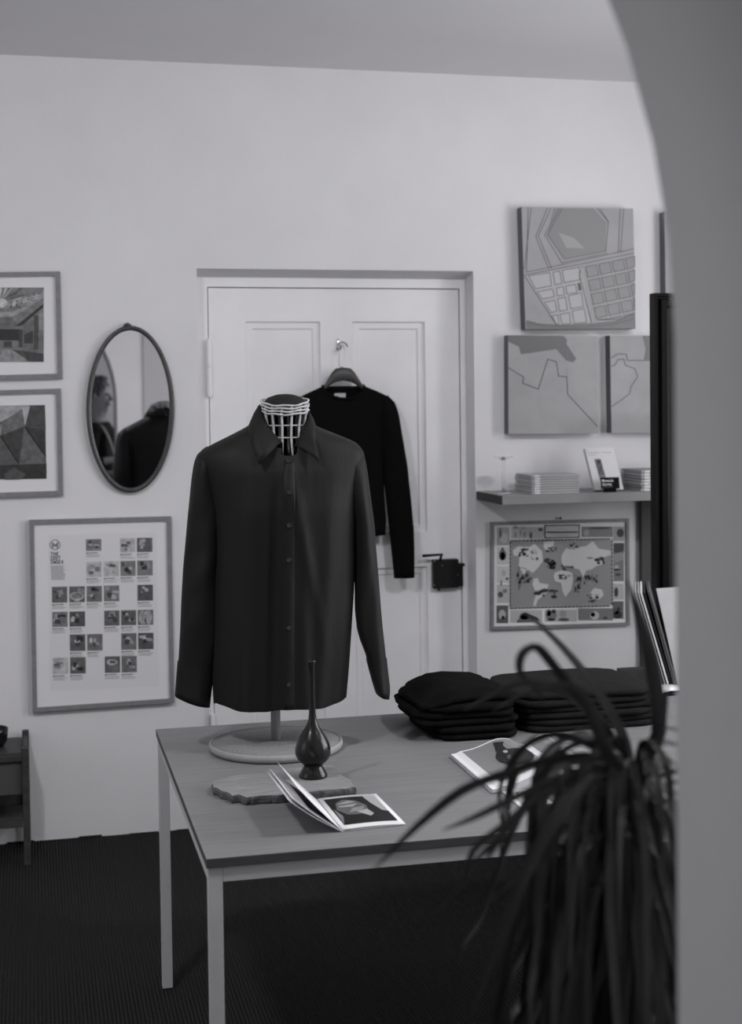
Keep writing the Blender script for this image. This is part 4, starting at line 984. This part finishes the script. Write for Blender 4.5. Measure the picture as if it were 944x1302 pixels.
# --- big open book
zK = TH+.022
A_, B_, C_, D_ = oz(571, 957, TH+.016), oz(629, 999, TH+.014), oz(726, 990, TH+.014), oz(665, 947, TH+.014)
sf, sb = Vector((C_.x, C_.y, 0)), Vector((D_.x, D_.y, 0)); ex = ((Vector((A_.x, A_.y, 0))-sb)+(Vector((B_.x, B_.y, 0))-sf))/2; wB_ = ex.length; ex.normalize()
ey = sb-sf; hB = ey.length; ey.normalize()
bb = thing('open_art_book', 'thick open art book showing a dark vase on its left page', 'open book', (sf+sb)/2+Vector((0, 0, TH+.0006)))
def prof_(u, side):   # page surface height above table at u (0 spine..1 edge)
    return .013+.024*math.exp(-((u-.32)/.30)**2)*min(1, .2+u*4.5)-.004*(u > .9)
def bpt(u, v, side, dz=0): return sf+ex*(wB_*u)*(1 if side < 0 else -1)+ey*hB*v+Vector((0, 0, TH+prof_(u, side)+dz))
for side in (-1, 1):
    rows_t = [[bpt(i/16, 0, side), bpt(i/16, 1, side)] for i in range(17)]; rows_b = [[Vector((p.x, p.y, TH+.0035)) for p in r_] for r_ in rows_t]
    rings = [[a[0], a[1], b2[1], b2[0]] for a, b2 in zip(rows_t, rows_b)]
    bm = bmesh.new(); loft(bm, rings, True, (True, True)); o = into(obj('page_block', bm, [PAPER, PAPEREDGE]), bb)
    for p in o.data.polygons: p.material_index = 0 if p.normal.z > .5 else 1
    rows_c = [[sf+ex*(wB_+.004)*i/4*(1 if side < 0 else -1)-ey*.004+Vector((0, 0, TH+.0021)), sb+ex*(wB_+.004)*i/4*(1 if side < 0 else -1)+ey*.004+Vector((0, 0, TH+.0021))] for i in range(5)]
    sheet('cover', rows_c, .002, mat('book_cover%d' % side, .35, .5, .3), bb)
def bf_(side): return lambda u, v: (bpt(u, v, side, .0006), ez)
k = Ink(bf_(-1), .0003)
def patch2(k, u0, v0, u1, v1, g, lay, n=14):
    for i in range(n): a, b2 = u0+(u1-u0)*i/n, u0+(u1-u0)*(i+1)/n; k.poly([(a, v0), (b2, v0), (b2, v1), (a, v1)], g, lay)
patch2(k, .04, .12, .86, .97, 128, 1); 
def strip_shape(k, cols_, g, lay):
    for (u0, a0, b0), (u1, a1_, b1_) in zip(cols_, cols_[1:]): k.poly([(u0, a0), (u1, a1_), (u1, b1_), (u0, b0)], g, lay)
def onp(side, zz):
    def g(px_, py_):
        h_ = zz
        for _i in range(6):
            q_ = oz(px_, py_, TH+h_); q_.z = 0; d_ = q_-sf; det = ex.x*ey.y-ex.y*ey.x; ca = (d_.x*ey.y-d_.y*ey.x)/det; cb_ = (ex.x*d_.y-ex.y*d_.x)/det; u_c = ca/wB_*(1 if side < 0 else -1); h_ = .5*h_+.5*prof_(max(0, min(1, u_c)), side)
        return (max(.02, min(.98, u_c)), max(.02, min(.98, cb_/hB)))
    return g
g1 = onp(-1, .024)
def shape(k, g, pts, tone, lay, n=18):
    """fill an outline column by column so that it follows the page curve"""
    P_ = [g(*p) for p in pts]; u0, u1 = min(p[0] for p in P_), max(p[0] for p in P_); cols_ = []
    for i in range(n+1):
        u = u0+(u1-u0)*min(.995, max(.005, i/n)); vs = []
        for a, b2 in zip(P_, P_[1:]+P_[:1]):
            if (a[0]-u)*(b2[0]-u) <= 0 and a[0] != b2[0]: vs.append(a[1]+(b2[1]-a[1])*(u-a[0])/(b2[0]-a[0]))
        if vs: cols_.append((u, min(vs), max(vs)))
    for (a, b2, c), (d, e_, f_) in zip(cols_, cols_[1:]): k.poly([(a, b2), (d, e_), (d, f_), (a, c)], tone, lay)
def oval(cx_, cy_, rx, ry, n=18): return [(cx_+rx*cos(2*pi*i/n), cy_+ry*sin(2*pi*i/n)) for i in range(n)]
shape(k, g1, oval(655, 963, 25, 10.5), 22, 6); shape(k, g1, [(626, 946), (641, 944.5), (639, 950), (648, 956), (634, 962), (630, 955), (629, 949)], 24, 7); shape(k, g1, oval(643, 957, 3.2, 1.8), 170, 8); shape(k, g1, oval(648, 964, 2.5, 3), 90, 8)
art(bb, k, 'vase_print', INK)
k = Ink(bf_(1), .0003)
patch2(k, .30, .62, .95, .97, 135, 1); g2 = onp(1, .026); shape(k, g2, oval(730, 936, 20, 6), 28, 5); shape(k, g2, oval(731, 936.5, 12, 2.6), 150, 6); shape(k, g2, [(706, 934), (716, 932), (718, 936), (708, 938)], 30, 5)
patch2(k, .06, .55, .28, .95, 140, 1); patch2(k, .30, .10, .95, .60, 150, 1); strip_shape(k, [(.4, .2, .3), (.5, .18, .35), (.7, .2, .38), (.85, .25, .3)], 90, 3)
art(bb, k, 'right_print', INK)
# --- magazine in front of it
q = [oz(x, y, TH+.003) for x, y in ((636, 1003.5), (662, 1026), (771, 1014), (742, 994))]
mg = thing('magazine', 'thin white magazine with a small drawing, in front of the open art book', 'magazine', sum(q, Vector())/4-Vector((0, 0, .0024)))
bm = hexa(bmesh.new(), q, (0, 0, -.0022)); into(obj('pages', bm, PAPER), mg)
fm = lambda u, v: (q[0]*(1-u)*(1-v)+q[3]*u*(1-v)+q[1]*(1-u)*v+q[2]*u*v, ez)
k = Ink(fm, .0004); k.rect(.05, .08, .34, .9, 175, 1); k.rect(.38, .08, .95, .9, 110, 1); k.line([(.10, .45), (.14, .25), (.2, .3), (.24, .55), (.3, .6)], .02, 60, 2); k.line([(.12, .5), (.2, .75), (.28, .7)], .02, 60, 2); k.poly([(.45, .3), (.7, .2), (.85, .6), (.6, .8)], 50, 2)
art(mg, k, 'drawing', INK)
# ================================================================== FOLDED SWEATERS ON THE TABLE
def folded(x0, x1, y0, y1, z, th, m, seed, label, group, dome=0.0, droop=0.0):
    """a folded sweater: two plump layers rolled at the edges, the left edge may droop, the top may dome"""
    rg = random.Random(seed); n = 64; K = 9; w_, d = (x1-x0)/2, (y1-y0)/2
    t = thing('folded_sweater', label, 'sweater', ((x0+x1)/2, (y0+y1)/2, z), rg.uniform(-.02, .02), group)
    for lay in range(2):
        za, zb2 = (0, th*.5) if lay == 0 else (th*.5, th)
        rings = []; sh_x, sh_y = rg.uniform(-.007, .005), rg.uniform(-.004, .004); ph = rg.uniform(0, 6)
        def zz(u, v, hh):
            edge = max(abs(u), abs(v)*.8)
            up = dome*(1-abs(u)**2.2)*(1-.5*abs(v)**3)
            dr = droop*max(0, -u-.35)/.65
            return (za+(zb2-za)*hh)+(up-dr)*(hh if lay == 0 else 1)*(.5 if lay == 0 else 1)-((up-dr)*.0)
        for i in range(K):
            a = -pi/2+pi*i/(K-1); hh = (sin(a)+1)/2; inset = (1-cos(a))*(zb2-za)*.75
            ring = []
            for j in range(n):
                b2 = 2*pi*j/n; ex_ = .34; u = sgn(cos(b2))*abs(cos(b2))**ex_; v = sgn(sin(b2))*abs(sin(b2))**ex_
                wob = .004*sin(3*b2+ph)+.0025*sin(7*b2+ph*2)+.0015*sin(13*b2)
                base = zz(u, v, hh) if lay == 1 else (za+(zb2-za)*hh+((zz(u, v, 1)-th*.5) if hh > .5 else 0)*(2*hh-1))
                if lay == 1 and hh < .5: base = base*1.0
                ring.append(Vector((sh_x+u*(w_-inset+wob), sh_y+v*(d-inset+wob), max(.0002, base))))
            rings.append(ring)
        top = rings[-1]; c = sum(top, Vector())/n
        for s_ in (.85, .65, .45, .25, .1):
            rings.append([Vector((c.x+(p.x-c.x)*s_, c.y+(p.y-c.y)*s_, (zb2+(dome*(1-(abs((p.x-c.x)/w_)*s_)**2.2)-droop*max(0, -((p.x-c.x)/w_)*s_-.35)/.65)*(.5 if lay == 0 else 1))+.0012*sin((p.x*60+p.y*40)*s_+ph))) for p in top])
        bm = bmesh.new(); loft(bm, rings, True, (True, True)); obj('folded_body' if lay == 0 else 'folded_top', bm, m, t, True)
    return t
lx = oz(553, 946, TH).x; py0 = oz(553, 946, TH).y
xs0, xm, xs1 = lx-.004, oz(668, 938, TH).x, 1.665
py1 = py0+.33
htop = oy(620, 856, py0+.17).z-TH; N = 3; z = TH+.0008
for i in range(N):
    th = (htop-.030)/N; dxs = (.010, -.030, -.014)[i]
    folded(xs0+dxs, xm-.004, py0+.004*i, py1, z, th-.0008, KNIT, 20+i, '%s black folded sweater of the left pile on the table' % ('bottom', 'middle', 'top')[i], 'folded sweaters in the left pile', .018 if i == 2 else 0, .020 if i == 2 else 0); z += th
N = 3; z = TH+.0008; htop2 = oy(740, 854, py0+.20).z-TH
for i in range(N):
    th = (htop2-.026)/N
    folded(xm+.006+(.004 if i % 2 else 0), xs1+(.012, -.004, -.010)[i], py0+.03, py1+.04, z, th-.0008, KNIT2, 40+i, '%s charcoal folded sweater of the right pile on the table' % ('bottom', 'middle', 'top')[i], 'folded sweaters in the right pile', .010 if i == 2 else 0, 0); z += th
# ================================================================== SWEATER HANGING ON THE DOOR
YH = YD-.055
hcx = oy(437, 500, YH).x
def hl(px, py): p = oy(px, py, YH); return p.x-hcx, p.z
hz0 = hl(437, 480)[1]
hg = thing('coat_hanger', 'dark wooden coat hanger on the door hook holding the black sweater', 'hanger', (hcx, YH, 0))
bm = bmesh.new(); secs = []
for i in range(25):
    u = -1+2*i/24; x = u*.175; au = abs(u)
    tp, bt = inter([(0, 467, 484), (12, 468.5, 486), (18, 477, 490), (26, 489.5, 496), (34, 500, 504), (44, 505, 509), (60, 514, 518)], abs(x)*343)
    z = (hl(437, tp)[1]+hl(437, bt)[1])/2; hh = abs(hl(437, tp)[1]-hl(437, bt)[1])/2
    yo = .0; th = .009+.002*au
    secs.append([Vector((x, yo+th*cos(a), z+hh*sin(a))) for a in [2*pi*j/12 for j in range(12)]])
loft(bm, secs, True, (True, True)); obj('hanger_arms', bm, HANGER, hg, True)
topz = hl(432, 441)[1]; zc_ = hl(437, 471)[1]
bm = bmesh.new(); c_ = (hl(431, 440)[0], topz+.004)
pts = [(0.0, 0, zc_), (.0, 0, zc_+.012), (-.014, 0, zc_+.016), (-.016, 0, zc_+.03), (-.015, 0, topz-.01), (-.011, 0, topz+.003), (-.003, 0, topz+.006), (.004, 0, topz-.0005), (.004, 0, topz-.008)]
tube(bm, smooth_path(pts, 4), .0016, 8); obj('hook', bm, CHROME, hg, True)
sw = thing('hanging_sweater', 'black long-sleeved crew-neck sweater hanging on the door', 'sweater', (hcx, YH, 0))
brow = [(491, 411, 463), (494, 404, 470), (499, 393, 482), (505, 381, 493), (512, 376, 497), (530, 375, 498), (560, 381, 492), (590, 385, 488), (630, 384, 489), (665, 382, 491.5), (684, 384, 490.5)]
ys = [491, 493, 495, 498, 501, 504, 508, 512, 518, 525, 535, 548, 562, 576, 590, 610, 630, 650, 665, 675, 684]
rings = []; NB = 60
for py in ys:
    a, b2 = inter(brow, py); xa, z = hl(a, py); xb, _ = hl(b2, py); c = (xa+xb)/2; hw = (xb-xa)/2
    dpt = inter([(491, .016), (505, .024), (530, .035), (600, .034), (684, .030)], py)[0]
    rings.append([Vector((c+hw*sgn(cos(t_))*abs(cos(t_))**.8, -dpt*sin(t_)*(1+.10*sin(cos(t_)*9+py*.02)*min(1, (py-491)/80))+.0, z)) for t_ in [2*pi*j/NB for j in range(NB)]])
bm = bmesh.new(); loft(bm, rings, True)
# crew neckline cut at the front
nr = hl(463, 491)[0]-hl(437, 491)[0]; znk = hl(437, 491)[1]; drop = .052
kill = [f_ for f_ in bm.faces if f_.calc_center_median().y < 0 and f_.calc_center_median().z > znk+.004-drop*max(0, 1-(f_.calc_center_median().x/nr)**2)**.6 and abs(f_.calc_center_median().x) < nr]
bmesh.ops.delete(bm, geom=kill, context='FACES'); o = obj('sweater_body', bm, KNIT, sw, True); s = o.modifiers.new('t', 'SOLIDIFY'); s.thickness = .002; s.offset = -1
bm = bmesh.new(); loop = []
for j in range(41):
    t_ = 2*pi*j/40; fr = sin(t_) > 0; x = nr*1.0*cos(t_); z = znk+.002-(drop if fr else .012)*abs(sin(t_))**.9
    loop.append(Vector((x, -.030*sin(t_) if fr else -.018*sin(t_), z)))
tube(bm, loop, .0062, 8, False); obj('neck_rib', bm, KNIT, sw, True)
bm = bmesh.new(); a = hl(426, 500); b2 = hl(440.5, 507.5); bx(bm, (a[0], .0085, b2[1]), (b2[0], .0105, a[1])); lb = obj('neck_label', bm, LABEL, sw)
text_mesh('label_text', 'COS', INKGREY, lb, lambda x, y: (Vector((x, .0085, -y)), Vector((0, -1, 0))), (a[0]+b2[0])/2-.009, -(a[1]+b2[1])/2+.003, .0095, lay=1) if False else None
for s_ in (1, -1):
    srow = [(503, 486, 493), (508, 484, 500), (515, 482, 503.5), (527, 481, 507), (560, 483, 512.5), (592, 486, 518), (630, 490, 522), (672, 494.5, 526), (700, 497.5, 527), (733, 501, 527)]
    rings = []
    for i in range(27):
        py = 503+(735-503)*i/26; a, b2 = inter(srow, py); xa, z = hl(a, py); xb, _ = hl(b2, py); c = (xa+xb)/2*s_; hw = (xb-xa)/2; d = inter([(503, .012), (530, .034), (650, .030), (735, .026)], py)[0]
        rings.append([Vector((c+hw*cos(t_), -.004-d*sin(t_)*(1+.08*sin(3*t_+py*.04)), z)) for t_ in [2*pi*j/22 for j in range(22)]])
    bm = bmesh.new(); loft(bm, rings, True, (True, True)); so = obj('sleeve', bm, KNIT, sw, True)
# ================================================================== PLANT
crown = od(800, 985, 1.72); 
pl = thing('potted_dracaena', 'dark potted plant with long arching strap leaves in the right foreground', 'plant', (crown.x, crown.y, 0))
bm = bmesh.new(); lathe(bm, [(.10, 0), (.115, .01), (.145, .25), (.152, .26), (.152, .275), (.143, .277), (.138, .25)], 36); pot = obj('pot', bm, POTM, pl, True)
bm = bmesh.new(); lathe(bm, [(.137, .22), (.139, .245), (.08, .25), (.02, .252)], 28); obj('soil', bm, SOIL, pl, True)
bm = bmesh.new(); cz = crown.z
tube(bm, smooth_path([(0, 0, .24), (.012, .004, .5), (-.008, .0, .85), (0, 0, cz-.02)], 5), [.028]*6+[.021]*6+[.019]*4, 12); obj('trunk', bm, TRUNK, pl, True)
lrand = random.Random(21)
LEAF2 = mat('plant_leaf_pale', .10, .5, .35, grain=.25, gscale=14)
def leaf(pts, w0, m=LEAF, face=False):
    P_ = smooth_path(pts, 3 if len(pts) > 4 else 4); n_ = len(P_); rows_ = []
    view = Vector((0, 0, 1))
    for i, p in enumerate(P_):
        t = (P_[min(i+1, n_-1)]-P_[max(i-1, 0)]).normalized(); s = i/(n_-1)
        side = t.cross(Vector((0.15, -.4, .9)).normalized())
        if side.length < .2: side = t.cross(Vector((.5, .8, .2)))
        if face: side = t.cross(Vector((.42, .88, .12+.3*math.sin(s*3))))
        side.normalize(); nrm = side.cross(t).normalized()
        if rows_ and side.dot(prev) < 0: side = -side
        prev = side
        wd = w0*(.35+.65*min(1, s*4))*(1-max(0, (s-.45)/.55)**1.7)+.0006
        rows_.append([p+side*wd, p-nrm*wd*.35, p-side*wd])
    bm = bmesh.new(); loft(bm, rows_, False); o = obj('leaf', bm, m, pl, True); return o
def loc3(px, py, t): return od(px, py, t)-Vector((crown.x, crown.y, 0))
hero = [([(800, 985, 1.72), (760, 962, 1.66), (700, 966, 1.60), (645, 983, 1.56), (588, 1005, 1.53), (530, 1051, 1.52), (472, 1109, 1.52)], .0075),
        ([(800, 985, 1.72), (770, 978, 1.66), (730, 985, 1.6), (691, 997, 1.56), (641, 1021, 1.52), (602, 1040, 1.5), (562, 1056, 1.49)], .007),
        ([(805, 985, 1.72), (782, 941, 1.70), (741, 893, 1.66), (704, 846, 1.60), (683, 823, 1.58), (664, 832, 1.57), (662, 856, 1.57), (682, 878, 1.56), (694, 898, 1.56)], .0055),
        ([(805, 985, 1.72), (797, 946, 1.74), (771, 895, 1.76), (731, 840, 1.80), (690, 797, 1.85), (668, 780, 1.87)], .0062),
        ([(815, 985, 1.72), (838, 930, 1.70), (832, 860, 1.68), (815, 790, 1.66), (798, 738, 1.66)], .0085),
        ([(800, 985, 1.72), (775, 930, 1.72), (738, 888, 1.72), (700, 872, 1.72), (662, 868, 1.73), (625, 884, 1.74), (590, 903, 1.75)], .0052),
        ([(800, 985, 1.72), (765, 925, 1.74), (725, 885, 1.76), (690, 877, 1.78), (660, 885, 1.8), (625, 905, 1.8)], .0048),
        ([(800, 985, 1.72), (772, 955, 1.6), (745, 890, 1.56), (715, 870, 1.55), (690, 875, 1.54)], .0068),
        ([(800, 985, 1.72), (755, 1000, 1.62), (690, 1012, 1.56), (640, 1050, 1.54), (603, 1080, 1.53), (588, 1121, 1.53), (553, 1164, 1.53)], .0042),
        ([(800, 985, 1.72), (740, 985, 1.66), (700, 1005, 1.62), (690, 1035, 1.6), (690, 1075, 1.6), (665, 1110, 1.6), (610, 1155, 1.6)], .0055),
        ([(800, 985, 1.72), (790, 940, 1.66), (770, 945, 1.62), (745, 975, 1.6), (735, 1010, 1.59), (725, 1060, 1.58)], .0055),
        ([(800, 985, 1.72), (780, 968, 1.64), (735, 968, 1.58), (715, 990, 1.56), (710, 1015, 1.56)], .005),
        ([(800, 985, 1.72), (828, 955, 1.70), (842, 915, 1.69), (850, 870, 1.68)], .006),
        ([(800, 985, 1.72), (770, 985, 1.6), (735, 1005, 1.55), (700, 1050, 1.53), (668, 1110, 1.52), (640, 1180, 1.52), (622, 1240, 1.52)], .0065),
        ([(800, 985, 1.72), (765, 990, 1.66), (720, 1030, 1.62), (680, 1090, 1.6), (640, 1190, 1.6), (600, 1290, 1.6)], .006),
        ([(800, 985, 1.72), (760, 975, 1.64), (700, 995, 1.6), (640, 1060, 1.58), (605, 1120, 1.58)], .005),
        ([(800, 985, 1.72), (770, 960, 1.7), (720, 935, 1.7), (680, 940, 1.7), (650, 970, 1.7), (635, 1010, 1.7), (640, 1060, 1.7)], .0042),
        ([(800, 985, 1.72), (760, 945, 1.68), (715, 955, 1.66), (680, 1000, 1.65), (650, 1050, 1.65), (600, 1100, 1.65), (590, 1130, 1.65)], .004)]
for n_h, (pts, w_) in enumerate(hero): leaf([loc3(*p) for p in pts], w_, LEAF2 if n_h in (5, 6) else LEAF, True)
for i in range(64):
    a = lrand.uniform(pi*.55, pi*1.6) if i % 2 else lrand.uniform(0, 2*pi); reach = lrand.uniform(.06, .14); rise = lrand.uniform(.01, .06)
    dx, dy = cos(a), sin(a)*.7
    if dx > 0: dx *= .8
    base = Vector((dx*.012, dy*.012, cz-lrand.uniform(0, .12)))
    pts = [base, base+Vector((dx*reach*.3, dy*reach*.3, rise)), base+Vector((dx*reach*.7, dy*reach*.7, rise*1.05)), base+Vector((dx*reach*1.05, dy*reach*1.05, rise*.3)), base+Vector((dx*reach*1.2, dy*reach*1.2, -.08-rise))]
    for p in pts:
        if p.x+crown.x > XJ-.0 and p.y+crown.y < YJ+.20: p.y = YJ+.20-crown.y
    leaf(pts, lrand.uniform(.0035, .0065), LEAF2 if i % 5 == 1 else LEAF)
# thinner leaves bending left and the dense hanging skirt
for i in range(190):
    a = lrand.uniform(pi*.70, pi*1.70) if i % 5 else lrand.uniform(0, 2*pi)
    far = i % 4 == 0
    ln = lrand.uniform(.30, .62); reach = lrand.uniform(.10, .165) if far else lrand.uniform(.02, .12); rise = lrand.uniform(-.01, .05)
    dx, dy = cos(a), sin(a)
    if dx > 0: dx *= .45
    hz = cz-.42*(i/190)**1.3+lrand.uniform(-.03, .0)
    base = Vector((dx*.012, dy*.012, hz)); wob = lrand.uniform(-.05, .05)
    pts = [base, base+Vector((dx*reach*.35, dy*reach*.35, rise)), base+Vector((dx*reach*.75, dy*reach*.75, rise*.6-.05)), base+Vector((dx*reach*1.05-dy*wob*.5, dy*reach*1.05+dx*wob*.5, -.16)),
           base+Vector((dx*reach*1.22-dy*wob, dy*reach*1.22+dx*wob, -ln*.62)), base+Vector((dx*reach*1.4-dy*wob*1.8, dy*reach*1.4+dx*wob*1.8, -ln))]
    # keep clear of the arch wall
    for p in pts:
        if p.x+crown.x > XJ-.0 and p.y+crown.y < YJ+.20: p.y = YJ+.20-crown.y+lrand.uniform(0, .02)
    leaf(pts, lrand.uniform(.0032, .0055) if far else lrand.uniform(.005, .009), LEAF2 if i % 6 == 1 else LEAF)
# ================================================================== PERSON SEEN IN THE MIRROR
def skin(name, V_, E_, Rr, m, parent, sub=2):
    me = bpy.data.meshes.new(name); me.from_pydata(V_, E_, []); me.update(); o = link(name, me, m, parent)
    o.modifiers.new('skin', 'SKIN'); sv_ = me.skin_vertices[0].data
    for i, r_ in enumerate(Rr): sv_[i].radius = r_ if isinstance(r_, tuple) else (r_, r_); sv_[i].use_root = (i == 0)
    s = o.modifiers.new('s', 'SUBSURF'); s.levels = sub; s.render_levels = sub
    o.modifiers['skin'].use_smooth_shade = True
    return o
pX, pY = .50, -.52
per = thing('person', 'person in a black jacket with a pale shoulder strap, seen in the oval mirror', 'person', (pX, pY, 0), R(-72))
# local frame: facing +Y local; z up
hd = 1.66
Vb = [(0, 0, .95), (0, 0, 1.12), (0, .0, 1.32), (0, -.005, 1.45), (0, .0, 1.53), (0, .012, 1.60), (0, .014, 1.68), (0, .008, 1.76),
      (.17, 0, 1.42), (.20, .15, 1.24), (.08, .20, 1.46), (.06, .20, 1.52), (-.17, 0, 1.42), (-.235, -.02, 1.17), (-.24, .16, 1.20), (-.235, .205, 1.205),
      (.095, 0, .88), (.105, .02, .50), (.11, -.02, .09), (.115, .11, .035), (-.095, 0, .88), (-.105, .02, .50), (-.11, -.02, .09), (-.115, .11, .035)]
Eb = [(0, 1), (1, 2), (2, 3), (3, 4), (4, 5), (5, 6), (6, 7), (3, 8), (8, 9), (9, 10), (10, 11), (3, 12), (12, 13), (13, 14), (14, 15), (0, 16), (16, 17), (17, 18), (18, 19), (0, 20), (20, 21), (21, 22), (22, 23)]
Rb_ = [(.15, .10), (.13, .095), (.15, .10), (.10, .07), (.055, .055), (.068, .078), (.078, .095), (.058, .07), (.055, .055), (.042, .042), (.029, .029), (.034, .022), (.055, .055), (.042, .042), (.029, .029), (.034, .022),
       (.085, .085), (.055, .055), (.038, .038), (.034, .03), (.085, .085), (.055, .055), (.038, .038), (.034, .03)]
skin('body', Vb, Eb, Rb_, SKIN, per)
idx = [0, 1, 2, 3, 8, 9, 10, 12, 13, 14]; Vj = [Vb[i] for i in idx]; Vj[6] = (.09, .195, 1.43); Vj[9] = (-.24, .13, 1.195); Vj.append((0, -.002, 1.50)); Vj.append((0, 0, .84))
skin('jacket', Vj, [(0, 1), (1, 2), (2, 3), (3, 4), (4, 5), (5, 6), (3, 7), (7, 8), (8, 9), (3, 10), (0, 11)], [(.175, .125), (.165, .12), (.185, .125), (.135, .095), .075, .062, .045, .075, .062, .045, (.072, .072), (.18, .13)], JACKET, per)
skin('trousers', [(0, 0, .92), (.095, 0, .84), (.105, .02, .5), (.11, -.02, .07), (-.095, 0, .84), (-.105, .02, .5), (-.11, -.02, .07)], [(0, 1), (1, 2), (2, 3), (0, 4), (4, 5), (5, 6)], [(.16, .115), .1, .075, .062, .1, .075, .062], JACKET, per)
for s_ in (1, -1):
    bm = bmesh.new(); tube(bm, [(s_*.11, -.075, .045), (s_*.11, -.02, .05), (s_*.114, .07, .04), (s_*.118, .16, .03), (s_*.118, .2, .028)], [.035, .045, .042, .036, .015], 12, sx=1.0); obj('shoe', bm, SHOEM, per, True)
# hands with fingers
def hand(c, dr, up, thumb_side):
    dr = Vector(dr).normalized(); up = Vector(up); up = (up-dr*up.dot(dr)).normalized(); sd = dr.cross(up); c = Vector(c)
    V_ = [c, c+dr*.045]; E_ = [(0, 1)]; R_ = [(.026, .018), (.036, .016)]
    for k_, (o_, L_) in enumerate(((-.028, .068), (-.010, .078), (.009, .073), (.027, .058))):
        b0 = len(V_); V_ += [c+dr*.075+sd*o_, c+dr*(.075+L_*.5)+sd*o_*1.05-up*.014, c+dr*(.075+L_*.75)+sd*o_*1.02-up*.038]; E_ += [(1, b0), (b0, b0+1), (b0+1, b0+2)]; R_ += [.0098, .0086, .0070]
    b0 = len(V_); V_ += [c+dr*.03+sd*thumb_side*-.036-up*.01, c+dr*.062+sd*thumb_side*-.052-up*.028]; E_ += [(0, b0), (b0, b0+1)]; R_ += [.012, .0095]
    return skin('hand', [tuple(v) for v in V_], E_, R_, SKIN, per, 1)
hand((.06, .20, 1.525), (-.25, .05, 1), (0, 1, .1), 1); hand((-.235, .195, 1.205), (.1, 1, -.15), (0, 0, 1), -1)
# head details
bm = bmesh.new(); bmesh.ops.create_icosphere(bm, subdivisions=3, radius=1)
for v in bm.verts: v.co = Vector((v.co.x*.088, v.co.y*.108-.012, v.co.z*.098+1.745)); nz = 1+.10*sin(v.co.x*140)*sin(v.co.y*120+1)*sin(v.co.z*130); v.co = Vector((0, -.012, 1.745))+(v.co-Vector((0, -.012, 1.745)))*nz
bmesh.ops.delete(bm, geom=[f_ for f_ in bm.faces if f_.calc_center_median().y > .045 and f_.calc_center_median().z < 1.762], context='FACES')
hr = obj('hair', bm, HAIR, per, True)
for i in range(46):
    a = lrand.uniform(0, 2*pi); e_ = lrand.uniform(-.2, 1.4); d_ = Vector((cos(a)*cos(e_)*.086, sin(a)*cos(e_)*.104-.012, sin(e_)*.096+1.75))
    if d_.y > .06 and d_.z < 1.78: continue
    bm = bmesh.new(); bmesh.ops.create_icosphere(bm, subdivisions=1, radius=lrand.uniform(.016, .026)); bmesh.ops.translate(bm, verts=bm.verts[:], vec=d_); 
    if i == 0: curls = bm
    else:
        me_ = bpy.data.meshes.new('t'); bm.to_mesh(me_); curls.from_mesh(me_); bm.free(); bpy.data.meshes.remove(me_)
o = obj('curls', curls, HAIR, None, True); o.parent = hr; o['kind'] = 'stuff'
bm = bmesh.new(); tube(bm, [(0, .088, 1.705), (0, .106, 1.675), (0, .112, 1.662), (0, .095, 1.655)], [.006, .010, .013, .006], 10)
obj('nose', bm, SKIN, per, True)
EYE = mat('eye', .02, .2, .5); LIP = mat('lips', .16, .5, .4)
for s_ in (1, -1):
    bm = bmesh.new(); bmesh.ops.create_uvsphere(bm, u_segments=12, v_segments=8, radius=.0115); bmesh.ops.translate(bm, verts=bm.verts[:], vec=(s_*.03, .080, 1.70)); obj('eye', bm, EYE, per, True)
    bm = bmesh.new(); bmesh.ops.create_uvsphere(bm, u_segments=12, v_segments=8, radius=1)
    for v in bm.verts: v.co = Vector((v.co.x*.008+s_*.078, v.co.y*.017+.0, v.co.z*.028+1.685))
    obj('ear', bm, SKIN, per, True)
bm = bmesh.new(); tube(bm, [(-.022, .087, 1.625), (0, .097, 1.624), (.022, .087, 1.625)], [.003, .006, .003], 8); obj('mouth', bm, LIP, per, True)
# shoulder strap
bm = bmesh.new(); pts = smooth_path([(-.02, -.15, 1.30), (-.06, -.13, 1.43), (-.11, -.05, 1.52), (-.135, .04, 1.49), (-.14, .11, 1.40), (-.09, .15, 1.25), (.03, .16, 1.05), (.15, .13, .95)], 5)
rows_ = []
for i, p in enumerate(pts):
    t = (pts[min(i+1, len(pts)-1)]-pts[max(i-1, 0)]).normalized(); s2 = t.cross(Vector((0, 1, .3))).normalized(); rows_.append([p+s2*.02, p-s2*.02])
loft(bm, rows_, False); o = obj('shoulder_strap', bm, STRAPM, per, True); s = o.modifiers.new('t', 'SOLIDIFY'); s.thickness = .004
# bag and camera held
ang_p = R(-72)
def pw_(v): return Vector((pX+v[0]*cos(ang_p)-v[1]*sin(ang_p), pY+v[0]*sin(ang_p)+v[1]*cos(ang_p), v[2]))
bg = thing('pouch', 'small grey pouch held in the lowered hand of the person in the mirror', 'bag', pw_((-.25, .22, 1.055)), ang_p)
bm = bmesh.new(); bx(bm, (-.07, -.03, 0), (.07, .03, .13), .02); obj('pouch_body', bm, BAGM, bg, True)
bm = bmesh.new(); tube(bm, smooth_path([(-.05, 0, .125), (-.03, -.005, .16), (.03, -.005, .16), (.05, 0, .125)], 4), .005, 8); obj('pouch_handle', bm, BAGM, bg, True)
cm = thing('compact_camera', 'pale compact camera raised to the face of the person in the mirror', 'camera', pw_((.0, .20, 1.60)), ang_p)
bm = bmesh.new(); bx(bm, (-.055, -.016, 0), (.055, .016, .07), .005); obj('camera_body', bm, CAMERAM, cm)
bm = bmesh.new(); tube(bm, [(0, .0165, .035), (0, .04, .035)], [.024, .022], 20); obj('lens', bm, BLACKG, cm, True)
